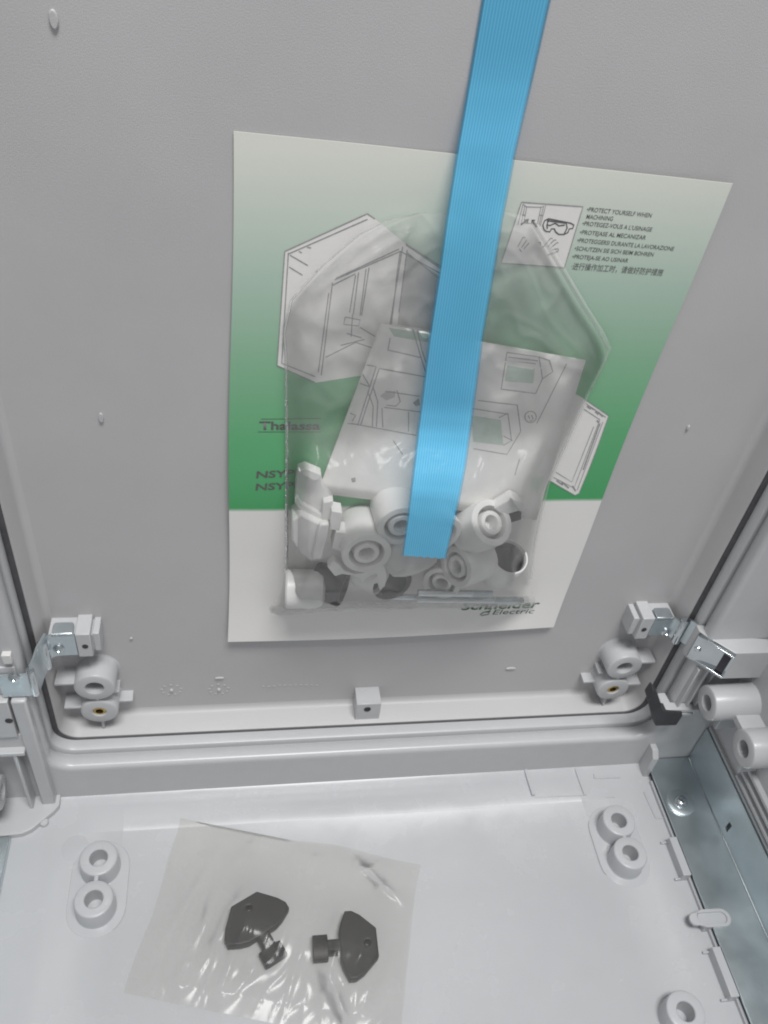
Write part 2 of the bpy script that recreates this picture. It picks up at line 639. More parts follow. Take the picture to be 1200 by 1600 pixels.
def rib(p, q, w_=0.0008, h=0.0013, parent=body, z=ZF, name='guide_rib', material=None):
    A, B = U(p[0], p[1], 2, z), U(q[0], q[1], 2, z)
    d = (B - A)
    n = Vector((-d.y, d.x, 0)).normalized() * w_
    A.z = B.z = z - 0.0008
    return MB().prism([A + n, B + n, B - n, A - n], (0, 0, h + 0.0008)).obj(name, material or M_FLOOR, parent, bevel=0.0002)


rib((820, 1203), (833, 1244), 0.0011, 0.0022)
rib((898, 1199), (914, 1243), 0.0009, 0.0013)
rib((835, 1246), (912, 1243), 0.0003, 0.0004)
rib((928, 1216), (969, 1215), 0.0005, 0.0008)
rib((928, 1210), (929, 1216), 0.0005, 0.0008)
rib((1006, 1238), (1024, 1278), 0.0005, 0.0008)
rib((1024, 1279), (1036, 1278), 0.0005, 0.0008)
rib((945, 1246), (960, 1246), 0.0003, 0.0005)
# faint flow lines
# small fin in the far right corner
MB().prism([(0.2000, -0.0200, ZF - 0.001), (0.2000, -0.0300, ZF - 0.001), (0.2000, -0.0300, -0.0130), (0.2000, -0.0255, -0.0085), (0.2000, -0.0200, -0.0085)], (0.0045, 0, 0)).obj('corner_fin', M_BODY, body, bevel=0.0004)

# clip blocks that hold the right-hand rail
for (ya, yb) in ((-0.0790, -0.1050), (-0.1490, -0.1770)):
    cb = MB().box(0.1978, 0.2033, yb, ya, ZF - 0.0006, ZF + 0.0078).obj('rail_clip', M_FLOOR, body, bevel=0.0004)
    MB().box(0.1940, 0.1979, ya - 0.0013, ya, ZF - 0.0006, ZF + 0.0022).obj('clip_rib', M_FLOOR, cb, bevel=0.0003)
    MB().box(0.1940, 0.1979, yb, yb + 0.0013, ZF - 0.0006, ZF + 0.0022).obj('clip_rib', M_FLOOR, cb, bevel=0.0003)
# edge strip of the floor beside the rail
MB().box(0.2029, 0.2050, -0.30, -0.0350, ZF - 0.0006, ZF + 0.0030).obj('floor_edge', M_FLOOR, body, bevel=0.0003)
# finger that hooks over the rail
zc = ZF + 0.0077
ca = U(1095, 1436, 2, zc)
cb_ = U(1128, 1434, 2, zc)


def stadium(a, b, r, n=10):
    d = (b - a).normalized()
    s_ = Vector((-d.y, d.x, 0))
    out = []
    for i in range(n + 1):
        t = -math.pi / 2 + math.pi * i / n
        out.append(b + d * math.cos(t) * r + s_ * math.sin(t) * r)
    for i in range(n + 1):
        t = math.pi / 2 + math.pi * i / n
        out.append(a + d * math.cos(t) * r + s_ * math.sin(t) * r)
    return out


hk = MB().prism([p - V(0, 0, 0.0004) for p in stadium(ca + V(0.003, 0, 0), cb_, 0.0048)], (0, 0, -0.0014)).obj('rail_hook', M_FLOOR, body, bevel=0.0003)
so, si = stadium(ca + V(0.003, 0, 0), cb_, 0.0054), stadium(ca - V(0.004, 0, 0), cb_ - V(0.0006, 0, 0), 0.0036)
mb = MB()
n = len(so)
for ring_, zz in ((so, -0.0012), (so, 0.0008), (si, 0.0008), (si, -0.0010)):
    mb.v += [(p.x, p.y, p.z + zz) for p in ring_]
for i in range(n):
    j = (i + 1) % n
    for q in range(3):
        mb.f.append([q * n + i, q * n + j, (q + 1) * n + j, (q + 1) * n + i])
mb.obj('hook_rim', M_FLOOR, hk, bevel=0.0003)
MB().box(0.1990, 0.2050, ca.y - 0.0050, ca.y + 0.0050, ZF - 0.0006, zc - 0.0012).obj('hook_foot', M_FLOOR, hk, bevel=0.0005)

# bosses on the right side wall
b1 = U(1104, 1098, 0, 0.2080)
b2 = U(1161, 1170, 0, 0.2190)
boss_mesh(b1, (-1, 0, 0), 0.0112, 0.0050, XS - 0.2080 + 0.001, 0.014).obj('boss', M_BODY, body)
boss_mesh(b2, (-1, 0, 0), 0.0118, 0.0052, XS - 0.2190 + 0.001, 0.014).obj('boss', M_BODY, body)
MB().box(0.2225, XS + 0.001, b2.y + 0.006, b1.y - 0.006, b2.z - 0.0010, b2.z + 0.0040).obj('boss_web', M_BODY, body, bevel=0.0004)
MB().box(0.2260, XS + 0.001, b2.y - 0.0012, b2.y + 0.0012, b2.z - 0.026, b2.z - 0.010).obj('boss_web', M_BODY, body, bevel=0.0003)
MB().box(0.2255, XS + 0.001, b1.y - 0.0010, b1.y + 0.0014, b1.z - 0.030, b1.z - 0.009).obj('boss_web', M_BODY, body, bevel=0.0003)
for zz in (0.0165, 0.0235, 0.0305):
    MB().box(XS - 0.0035, XS + 0.001, -0.29, -0.0620, zz, zz + 0.0026).obj('wall_rib', M_BODY, body, bevel=0.0004)
MB().box(XS - 0.0022, XS + 0.001, -0.29, -0.022, 0.0105, 0.0128).obj('wall_rib', M_BODY, body, bevel=0.0004)

# block that carries the right clip
zt = 0.1062
top = [U(u, v, 2, zt) for u, v in ((1088, 976), (1102, 977), (1108, 992), (1187, 999), (1200, 1020), (1150, 1021), (1106, 995), (1093, 986))]
top[3].x = top[4].x = XS + 0.001
MB().prism(top, (0, 0, -0.0255)).obj('clip_block', M_BODY, body, bevel=0.0004)
# ribs on the flange under the clip
for u in (1064, 1078, 1090):
    p = U(u, 1085, 1, YK)
    MB().box(p.x - 0.0007, p.x + 0.0007, YK - 0.0035, YK + 0.001, 0.040, 0.0800).obj('flange_rib', M_BODY, body, bevel=0.0004)
# corner shelf with the black stop in front
zs = U(1063, 1098, 1, YK).z
sh = [U(u, v, 2, zs) for u, v in ((1027, 1083), (1039, 1082), (1047, 1097), (1093, 1100), (1094, 1109), (1037, 1109))]
MB().prism(sh, (0, 0, -0.0030)).obj('corner_shelf', M_BODY, body, bevel=0.0004)
sh2 = [U(u, v, 2, zs - 0.0040) for u, v in ((1034, 1104), (1084, 1105), (1083, 1116), (1036, 1114))]
MB().prism(sh2, (0, 0, -0.0020)).obj('corner_shelf', M_BODY, body, bevel=0.0003)
rb = [U(u, v, 1, -0.0265) for u, v in ((1013, 1092), (1022, 1079), (1028, 1085), (1036, 1112), (1066, 1113), (1067, 1119), (1057, 1134), (1024, 1135))]
MB().prism(rb, (0, 0.0075, 0)).obj('rubber_stop', M_RUB, body, bevel=0.0009)

# left corner post, block and shelves
MB().box(-0.2086, -0.2004, YK - 0.0060, YK + 0.001, ZF - 0.0006, 0.0790).obj('corner_post', M_BODY, body, bevel=0.0012)
lb = MB().box(-XS - 0.001, -0.2100, YK - 0.0060, YK + 0.001, 0.0450, 0.0790).obj('clip_block', M_BODY, body, bevel=0.0005)
hp = U(14, 1126, 1, YK - 0.0060)
MB().lathe([(0.0021, -0.0002), (0.0021, 0.0003), (0, 0.00035)], hp, (0, -1, 0), 20).obj('screw_hole', M_RUB, lb)
MB().box(-XS - 0.001, -0.2030, YK - 0.0012, YK + 0.001, 0.0800, 0.1035).obj('clip_block', M_BODY, body, bevel=0.0005)
MB().box(-XS - 0.001, -0.2082, YK - 0.0090, YK + 0.001, 0.0300, 0.0330).obj('corner_shelf', M_BODY, body, bevel=0.0004)
MB().box(-XS - 0.001, -0.2082, YK - 0.0045, YK + 0.001, 0.0330, 0.0450).obj('corner_shelf', M_BODY, body, bevel=0.0004)
MB().box(-0.2150, -0.2130, YK - 0.0085, YK + 0.001, -0.0312, 0.0300).obj('corner_fin', M_BODY, body, bevel=0.0003)
nb = U(11, 1029, 1, YK - 0.002)
MB().box(nb.x - 0.0024, nb.x + 0.0024, YK - 0.0030, YK + 0.001, nb.z - 0.0036, nb.z + 0.0036).obj('flange_nub', M_CAP, body, bevel=0.0005)
b3 = U(4, 1238, 0, -0.2255)
boss_mesh(b3, (1, 0, 0), 0.0105, 0.0048, XS - 0.2255 + 0.001, 0.01).obj('boss', M_BODY, body)
# raised foot with a curved edge in the far left corner
ed = [(92, 1258), (84, 1267), (74, 1275), (62, 1285), (48, 1296), (34, 1302), (20, 1304)]
ft = [U(u, v, 2, ZF + 0.0045) for u, v in ed]
ft += [V(-XS - 0.001, ft[-1].y - 0.001, ZF + 0.0045), V(-XS - 0.001, YK + 0.0005, ZF + 0.0045), V(ft[0].x, YK + 0.0005, ZF + 0.0045)]
MB().prism(ft, (0, 0, -0.0052)).obj('corner_foot', M_BODY, body, bevel=0.0006)
c = U(66, 1281, 2, ZF + 0.003)
MB().lathe([(0.0028, 0), (0.0026, 0.0030), (0.0018, 0.0037), (0, 0.0038)], (c.x + 0.001, c.y - 0.001, ZF - 0.0005), (0, 0, 1), 20).obj('gate_pip', M_BODY, body)


# ------------------------------------------------------------------ 3. rails
def screw(parent, c, out, r, material=M_CHROME, name='screw'):
    o = MB().lathe([(r, -0.0004), (r, 0.0008), (r * 0.86, r * 0.42), (r * 0.55, r * 0.62), (r * 0.42, r * 0.64), (r * 0.30, r * 0.40), (0, r * 0.38)], c, out, 28).obj(name, material, parent)
    return o


rail = thing('mounting_rail', 'wide galvanised steel angle rail screwed down beside the clip blocks', 'rail', (0.222, -0.14, ZF))
zr = ZF + 0.0058
pl = [(0.2040, -0.2950, zr), (0.2040, -0.0206, zr), (0.2366, -0.0206, zr), (0.2366, -0.2950, zr)]
MB().prism(pl, (0, 0, 0.0014)).obj('flange', M_ZINC, rail, bevel=0.0003)
sl = U(1138, 1292, 0, 0.2364)
# upright leaf with its slot cut through: four pieces in one mesh
za, zb_, y0, y1 = zr + 0.0012, 0.0082, -0.2950, -0.0208
mb = MB()
sz0, sz1, sy0, sy1 = sl.z - 0.0042, sl.z + 0.0042, sl.y - 0.0017, sl.y + 0.0017
for a in ((y0, sy0, za, zb_), (sy1, y1, za, zb_), (sy0, sy1, za, sz0), (sy0, sy1, sz1, zb_)):
    mb.box(0.2364, 0.2378, a[0], a[1], a[2], a[3])
mb.obj('upright_leaf', M_ZINC, rail, smooth=False)
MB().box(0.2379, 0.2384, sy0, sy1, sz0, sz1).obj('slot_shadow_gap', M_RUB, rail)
MB().lathe([(0.0007, 0), (0.0007, 0.27)], (0.2363, -0.0225, zr + 0.0016), (0, -1, 0), 8).obj('bend_line', M_CHROME, rail)
sc = U(1063, 1254, 2, zr + 0.0016)
ws = MB().lathe([(0.0098, 0), (0.0096, 0.0009), (0.0090, 0.0012), (0.0040, 0.0012), (0.0040, 0.0)], V(sc.x, sc.y, zr + 0.0014), (0, 0, 1), 40).obj('washer', M_ZINC, rail)
screw(rail, V(sc.x, sc.y, zr + 0.0026), (0, 0, 1), 0.0046)

rail2 = thing('mounting_rail', 'narrow galvanised steel rail edge beside the curved corner foot', 'rail', (-0.230, -0.14, ZF))
MB().box(-0.2376, -0.2236, -0.2950, -0.0470, ZF + 0.0045, ZF + 0.0060).obj('flange', M_ZINC, rail2, bevel=0.0003)
MB().box(-0.2384, -0.2370, -0.2950, -0.0470, ZF + 0.0060, 0.008).obj('upright_leaf', M_ZINC, rail2, bevel=0.0003)
MB().box(-0.2252, -0.2238, -0.2950, -0.0475, ZF - 0.0004, ZF + 0.0046).obj('rail_lip', M_ZINC, rail2, bevel=0.0003)

# ------------------------------------------------------------------ 4. hinge clips
TH = 0.0012
clip = thing('hinge_bracket', 'zinc plated bent hinge bracket with two screw heads beside the corner post', 'bracket', (-0.195, 0, 0.082))
z0, z1 = 0.0805, 0.0992
plan = smooth_path([(-0.1765, 0.0048), (-0.1830, 0.0047), (-0.1890, 0.0042), (-0.1912, 0.0020), (-0.1925, -0.0030), (-0.1938, -0.0075), (-0.1945, -0.0150),
                    (-0.1955, -0.0200), (-0.1975, -0.0223), (-0.2005, -0.0228), (-0.2060, -0.0228), (-0.2122, -0.0228)], 5)
MB().strip(plan[:16], z0, z1, TH).obj('door_leaf', M_ZINC, clip)
MB().strip(plan[15:36], z0 - 0.003, z1 + 0.004, TH).obj('knuckle_strap', M_ZINC, clip)
MB().strip(plan[35:], z0, z1, TH).obj('frame_leaf', M_ZINC, clip)
MB().lathe([(0.0, -0.001), (0.0023, -0.001), (0.0026, 0.0), (0.0026, 0.0215), (0.0022, 0.0222), (0, 0.0222)], (-0.1925, -0.0015, z0 - 0.002), (0, 0, 1), 20).obj('knuckle', M_CHROME, clip)
MB().lathe([(0.0, -0.001), (0.0021, -0.001), (0.0024, 0.0), (0.0024, 0.0200), (0.0020, 0.0207), (0, 0.0207)], (-0.1960, -0.0205, z0 - 0.001), (0, 0, 1), 20).obj('knuckle', M_CHROME, clip)
# tongue over the top of the block
tg = [V(-0.1772, 0.0042, z1 - 0.0004), V(-0.1885, 0.0042, z1 - 0.0004), V(-0.1885, 0.0110, z1 - 0.0004), V(-0.1876, 0.0126, z1 - 0.0004), V(-0.1782, 0.0126, z1 - 0.0004), V(-0.1772, 0.0112, z1 - 0.0004)]
MB().prism(tg, (0, 0, 0.0011)).obj('tongue', M_ZINC, clip, bevel=0.0004)
MB().lathe([(0.0, 0), (0.0012, 0), (0.0012, 0.0113), (0, 0.0113)], (-0.1885, 0.0046, z1 - 0.0006), (1, 0, 0), 14).obj('tongue_bend', M_CHROME, clip)
screw(clip, U(92, 1013, 1, 0.0041), (0, -1, 0), 0.0031)
screw(clip, U(22, 1058, 1, -0.0235), (0, -1, 0), 0.0031)

clip = thing('hinge_clip', 'zinc plated bent clip with slanting channel leaf on the wedge block', 'bracket', (0.20, 0, 0.082))
plan_px = [(1016, 969), (1040, 970), (1051, 973), (1060, 982), (1066, 979), (1076, 981), (1086, 983), (1094, 990), (1112, 999), (1152, 1019)]
plan = [U(u, v, 2, 0.1062) for u, v in plan_px]
plan2 = [(0.1765, 0.0048), (0.1850, 0.0047), (0.1900, 0.0044), (0.1925, 0.0000), (0.1950, -0.0012), (0.1985, -0.0050), (0.2012, -0.0110)]
tail = [(p.x - 0.0008, p.y - 0.0012) for p in plan[7:]]
tail = [tail[0], (tail[0][0] * 0.62 + tail[2][0] * 0.38 + 0.0003, tail[0][1] * 0.62 + tail[2][1] * 0.38 + 0.0006), (tail[0][0] * 0.25 + tail[2][0] * 0.75 + 0.0003, tail[0][1] * 0.25 + tail[2][1] * 0.75 + 0.0006), tail[2]]
plan = smooth_path(plan2 + tail, 5)
MB().strip(plan[:16], 0.0825, 0.0985, TH).obj('door_leaf', M_ZINC, clip)
MB().strip(plan[15:31], 0.0835, 0.1040, TH).obj('knuckle_strap', M_ZINC, clip)
MB().strip(plan[30:], 0.0850, 0.1058, TH).obj('channel_leaf', M_CHROME, clip)
MB().lathe([(0.0, -0.001), (0.0025, -0.001), (0.0028, 0.0), (0.0028, 0.0205), (0.0024, 0.0212), (0, 0.0212)], (0.1932, -0.0016, 0.0830), (0, 0, 1), 20).obj('knuckle', M_CHROME, clip)
# rolled edges of the channel leaf
A, Bq = Vector(plan[33]), Vector(plan[-1])
d2 = (Bq - A).normalized()
nn = Vector((-d2.y, d2.x))
if nn.y > 0:
    nn = -nn
for zz in (0.0850, 0.1046):
    pts = [(A.x, A.y, zz), (Bq.x, Bq.y, zz), (Bq.x + nn.x * 0.0040, Bq.y + nn.y * 0.0040, zz), (A.x + nn.x * 0.0026, A.y + nn.y * 0.0026, zz)]
    MB().prism(pts, (0, 0, 0.0012)).obj('channel_edge', M_CHROME, clip, bevel=0.0003)
tg = [V(0.1772, 0.0042, 0.0982), V(0.1885, 0.0042, 0.0982), V(0.1885, 0.0110, 0.0982), V(0.1876, 0.0126, 0.0982), V(0.1782, 0.0126, 0.0982), V(0.1772, 0.0112, 0.0982)]
MB().prism(tg, (0, 0, 0.0011)).obj('tongue', M_ZINC, clip, bevel=0.0004)
MB().lathe([(0.0, 0), (0.0012, 0), (0.0012, 0.0113), (0, 0.0113)], (0.1772, 0.0046, 0.0980), (1, 0, 0), 14).obj('tongue_bend', M_CHROME, clip)
MB().strip([(p.x + nn.x * 0.0010, p.y + nn.y * 0.0010) for p in plan[-6:-1]], 0.0868, 0.1040, 0.0008).obj('end_shade_strip', M_PLUG, clip)  # added dark strip, stands in for the shade inside the bent strap end
MB().lathe([(0, 0), (0.0022, 0), (0.0016, 0.0012), (0, 0.0016)], (plan[37].x + nn.x * 0.0006, plan[37].y + nn.y * 0.0006, 0.0958), (nn.x, nn.y, 0), 20).obj('rivet', M_CHROME, clip)
screw(clip, U(1040, 987, 1, 0.0041), (0, -1, 0), 0.0031)

# ------------------------------------------------------------------ 5. instruction sheet on the panel
PB = [U(u, v, 1, YW - 0.0012) for u, v in ((356, 1003), (865, 980), (1144, 287), (364, 205))]
O_ = PB[0].copy()
EX = (PB[1] - PB[0])
EX.y = 0
EX.normalize()
EZ = Vector((-EX.z, 0, EX.x))


def sheet_off(p):
    """how far the sheet stands off the panel at a point (world)"""
    q = p - O_
    lx, lz = q.dot(EX), q.dot(EZ)
    o = 0.0011
    o += 0.0042 * max(0.0, (0.050 - lz) / 0.05) ** 2 * (0.75 + 0.5 * math.sin(lx * 17))
    o += 0.0050 * max(0.0, (lx - 0.13) / 0.08) ** 2 * max(0.0, (lz - 0.2) / 0.1) * 0.5
    o += 0.0010 * math.sin(lx * 24 + 1.0) * math.sin(lz * 15)
    o += 0.0009 * max(0.0, 1 - abs(lz - 0.12) / 0.05) * max(0.0, 1 - abs(lx - 0.03) / 0.05) * 2
    return max(o, 0.0004) + 0.0004


def onsheet(u, v, lift=0.0):
    p = U(u, v, 1, YW - 0.0012)
    for _ in range(5):
        p = U(u, v, 1, YW - sheet_off(p) - lift)
    return p


def sheet_at(lx, lz, lift=0.0):
    p = O_ + EX * lx + EZ * lz
    p.y = YW
    p.y = YW - sheet_off(p) - lift
    return p


sheet = thing('instruction_sheet', 'printed instruction sheet with green fade and drawings flat on the upright panel', 'paper sheet', (O_.x, YW, O_.z))
sheet_m = Matrix(((EX.x, 0, EZ.x, O_.x), (EX.y, 1, EZ.y, YW), (EX.z, 0, EZ.z, O_.z), (0, 0, 0, 1)))
sheet.matrix_basis = sheet_m
CS = [onsheet(u, v) for u, v in ((356, 1003), (865, 980), (1144, 287), (364, 205))]
mb = MB()
NX, NZ = 36, 50
for j in range(NZ + 1):
    for i in range(NX + 1):
        s_, t = i / NX, j / NZ
        p = CS[0] * (1 - s_) * (1 - t) + CS[1] * s_ * (1 - t) + CS[2] * s_ * t + CS[3] * (1 - s_) * t
        p = p + EX * 0.0006 * math.sin(t * 9) * (1 if i in (0, NX) else 0)
        p.y = YW - sheet_off(p)
        mb.v.append(tuple(sheet_m.inverted() @ p))
for j in range(NZ):
    for i in range(NX):
        a = j * (NX + 1) + i
        mb.f.append([a, a + 1, a + NX + 2, a + NX + 1])
nv = len(mb.v)
mb.v += [(x, y + 0.0003, z) for x, y, z in mb.v]
nf = len(mb.f)
mb.f += [[nv + i for i in reversed(q)] for q in mb.f]
edge = [i for i in range(NX + 1)] + [j * (NX + 1) + NX for j in range(1, NZ + 1)] + [NZ * (NX + 1) + i for i in range(NX - 1, -1, -1)] + [j * (NX + 1) for j in range(NZ - 1, 0, -1)]
for a_, b_ in zip(edge, edge[1:] + edge[:1]):
    mb.f.append([a_, nv + a_, nv + b_, b_])
# green fade: colour of the print, by height on the sheet
MS = mat('instruction_print', (0.83, 0.815, 0.79), 0.55, bump=0.05, bscale=500)
nt = MS.node_tree
tc = nt.nodes.new('ShaderNodeTexCoord')
sp = nt.nodes.new('ShaderNodeSeparateXYZ')
nt.links.new(tc.outputs['Object'], sp.inputs[0])
mr = nt.nodes.new('ShaderNodeMapRange')
mr.inputs[1].default_value = 0.0
mr.inputs[2].default_value = 0.30
nt.links.new(sp.outputs[2], mr.inputs[0])
cr = nt.nodes.new('ShaderNodeValToRGB')
gz = (onsheet(520, 793) - O_).dot(EZ) / 0.30
e = cr.color_ramp.elements
e[0].position, e[0].color = 0.0, (0.83, 0.815, 0.79, 1)
e[1].position, e[1].color = gz - 0.0015, (0.83, 0.815, 0.79, 1)
for pos, colr in ((gz + 0.0015, (0.072, 0.385, 0.140)), (gz + 0.16, (0.13, 0.44, 0.20)), (gz + 0.30, (0.26, 0.50, 0.315)), (gz + 0.44, (0.46, 0.60, 0.50)),
                  (gz + 0.55, (0.66, 0.72, 0.64)), (0.99, (0.78, 0.79, 0.72))):
    q = e.new(pos)
    q.color = (*colr, 1)
nt.links.new(mr.outputs[0], cr.inputs[0])
nt.links.new(cr.outputs[0], nt.nodes['Principled BSDF'].inputs['Base Color'])
put_sheet = bpy.data.objects.new('sheet_paper', mb.me('sheet_paper'))
COL.objects.link(put_sheet)
put_sheet.data.materials.append(MS)
put_sheet.parent = sheet
for p in put_sheet.data.polygons:
    p.use_smooth = True
put_sheet.data.set_sharp_from_angle(angle=math.radians(40))


def ink(name, lines, width, conv, lift, material, parent):
    """thin printed lines: polylines of photo pixels laid on a surface; width in metres"""
    mb = MB()
    for ln in lines:
        pts = []
        for (u0, v0), (u1, v1) in zip(ln, ln[1:]):
            n = max(1, int(math.hypot(u1 - u0, v1 - v0) / 14))
            for i in range(n):
                pts.append((u0 + (u1 - u0) * i / n, v0 + (v1 - v0) * i / n))
        pts.append(ln[-1])
        P = [conv(u, v, lift) for u, v in pts]
        b = len(mb.v)
        for i, p in enumerate(P):
            d = P[min(i + 1, len(P) - 1)] - P[max(i - 1, 0)]
            d.y = 0
            n = Vector((-d.z, 0, d.x)).normalized() * width / 2
            mb.v += [tuple(p + n), tuple(p - n)]
        for i in range(len(P) - 1):
            a = b + 2 * i
            mb.f.append([a, a + 2, a + 3, a + 1])
    return mb.obj(name, material, parent, smooth=False)


def patch(name, poly, conv, lift, material, parent, n=10):
    """flat printed area: polygon of photo pixels, subdivided to follow the surface"""
    mb = MB()
    cu = sum(p[0] for p in poly) / len(poly)
    cv = sum(p[1] for p in poly) / len(poly)
    ring = []
    for (u0, v0), (u1, v1) in zip(poly, poly[1:] + poly[:1]):
        kk = max(1, int(math.hypot(u1 - u0, v1 - v0) / 12))
        for i in range(kk):
            ring.append((u0 + (u1 - u0) * i / kk, v0 + (v1 - v0) * i / kk))
    m_ = len(ring)
    for r in range(1, n + 1):
        for u, v in ring:
            mb.v.append(tuple(conv(cu + (u - cu) * r / n, cv + (v - cv) * r / n, lift)))
    c0 = len(mb.v)
    mb.v.append(tuple(conv(cu, cv, lift)))
    for i in range(m_):
        j = (i + 1) % m_
        mb.f.append([c0, j, i])
        for r in range(n - 1):
            mb.f.append([r * m_ + i, r * m_ + j, (r + 1) * m_ + j, (r + 1) * m_ + i])
    return mb.obj(name, material, parent)


def text(name, body_, p0, p1, height, conv_inv, at, lift, material, parent, bold=0.0, shear=0.0, fit=True):
    """lettering from photo pixel p0 to p1 along its baseline; height = capital height in metres"""
    c = bpy.data.curves.new(name, 'FONT')
    c.body = body_
    c.size = 1.0
    c.offset = bold
    c.shear = shear
    c.resolution_u = 3
    o = bpy.data.objects.new(name, c)
    COL.objects.link(o)
    dg = bpy.context.evaluated_depsgraph_get()
    me = bpy.data.meshes.new_from_object(o.evaluated_get(dg))
    bpy.data.objects.remove(o)
    xs_ = [v.co.x for v in me.vertices]
    x0, x1 = min(xs_), max(xs_)
    a = conv_inv(*p0)
    bb = conv_inv(*p1)
    d = bb - a
    L = d.length
    d.normalize()
    n = Vector((-d.y, d.x))
    for v in me.vertices:
        q = a + d * ((v.co.x - x0) / (x1 - x0) * L) + n * (v.co.y / 0.70 * height)
        v.co = at(q.x, q.y, lift)
    return put(name, me, material, parent, smooth=False)


def sheet_inv(u, v):
    q = onsheet(u, v) - O_
    return Vector((q.dot(EX), q.dot(EZ)))


# icon box and warnings
L1, L2, L3 = 0.00012, 0.00024, 0.00036
ICON = [(815, 316), (911, 323), (882, 418), (783, 411)]
patch('icon_panel', ICON, onsheet, L1, M_PWHITE, sheet, 6)
ink('icon_border', [ICON + ICON[:1]], 0.0004, onsheet, L2, M_INKL, sheet)


def z4(pts, ox, oy, s_):
    return [(ox + a / s_, oy + b / s_) for a, b in pts]


def zi(*pts):
    return z4(pts, 780, 305, 8.571)


ink('window_icon', [zi((320, 120), (250, 400)), zi((320, 120), (370, 155), (560, 160), (625, 135), (550, 410)), zi((370, 155), (330, 370)), zi((560, 160), (515, 380)),
                    zi((330, 370), (520, 380)), zi((345, 140), (295, 385)), zi((595, 148), (535, 395)), zi((310, 260), (350, 265)), zi((535, 265), (590, 270))],
    0.0003, onsheet, L2, M_INKL, sheet)
ink('arrow_icon', [zi((290, 395), (385, 330)), zi((445, 340), (505, 425)), zi((340, 335), (390, 325), (375, 375)), zi((440, 380), (443, 335), (480, 340))], 0.0007, onsheet, L2, M_INK, sheet)
ink('goggles_icon', [zi((600, 460), (585, 400), (610, 340), (660, 315), (960, 375), (1000, 400), (985, 445), (940, 450), (920, 500), (870, 525), (800, 525), (755, 490), (740, 450), (700, 450), (680, 490), (630, 485), (600, 460)),
                     zi((640, 400), (680, 405), (750, 375), (800, 410), (880, 400)), zi((640, 340), (900, 375), (910, 440), (870, 520)), zi((660, 330), (640, 400), (645, 450))],
    0.00055, onsheet, L2, M_INK, sheet)
ink('hand_icon', [zi((585, 700), (690, 575), (715, 580)), zi((650, 690), (735, 600), (765, 600)), zi((690, 705), (780, 630), (795, 640)), zi((710, 730), (790, 715)), zi((650, 800), (790, 750), (795, 720)),
                  zi((525, 635), (550, 625), (555, 665)), zi((250, 690), (320, 560), (350, 570)), zi((300, 700), (370, 600)), zi((330, 720), (400, 640)), zi((270, 720), (300, 760))],
    0.0004, onsheet, L2, M_INKL, sheet)


def zt_(a, b):
    return (780 + a / 3.158, 280 + b / 3.158)


for s_, a, b in (('\u2022PROTECT YOURSELF WHEN', (430, 158), (748, 189)), ('MACHINING', (428, 194), (558, 205)), ('\u2022PROTEGEZ-VOUS A L\u2019USINAGE', (408, 227), (750, 258)),
                 ('\u2022PROTEJASE AL MECANIZAR', (396, 270), (720, 298)), ('\u2022PROTEGGERSI DURANTE LA LAVORAZIONE', (383, 310), (858, 353)),
                 ('\u2022SCHUTZEN SIE SICH BEIM BOHREN', (370, 350), (758, 381)), ('\u2022PROTEJA-SE AO USINAR', (358, 390), (633, 411))):
    text('warning_text', s_, zt_(*a), zt_(*b), 0.0019, sheet_inv, sheet_at, L1, M_INK, sheet, bold=0.004)
text('warning_text', '\u00b7\u8fdb\u884c\u64cd\u4f5c\u52a0\u5de5\u65f6\uff0c\u8bf7\u505a\u597d\u9632\u62a4\u63aa\u65bd', zt_(352, 442), zt_(803, 474), 0.0026, sheet_inv, sheet_at, L1, M_INK, sheet)

# headings
text('heading_text', 'Thalassa', (405, 671), (500, 671), 0.0047, sheet_inv, sheet_at, L1, M_INK, sheet, bold=0.028)
ink('heading_rule', [[(408, 655), (502, 654)], [(403, 675), (502, 675)]], 0.0003, onsheet, L1, M_INK, sheet)
text('reference_text', 'NSYPLM', (400, 747), (492, 741), 0.0043, sheet_inv, sheet_at, L1, M_INK, sheet, bold=0.026, shear=0.12)
text('reference_text', 'NSYPLM', (399, 766), (491, 760), 0.0043, sheet_inv, sheet_at, L1, M_INK, sheet, bold=0.026, shear=0.12)
text('logo_text', 'Schneider', (720, 953), (842, 949), 0.0062, sheet_inv, sheet_at, L1, M_INKG, sheet, bold=0.02, shear=0.2)
text('logo_text', 'Electric', (769, 960), (834, 958), 0.0040, sheet_inv, sheet_at, L1, M_INKG, sheet, shear=0.2)
ink('logo_mark', [[(750, 961), (755, 957), (766, 955), (763, 960), (752, 962)], [(757, 951), (768, 951), (763, 957), (758, 956)]], 0.0008, onsheet, L1, M_INKG, sheet)


# cabinet drawing
def zc_(*pts):
    return z4(pts, 425, 325, 4.286)


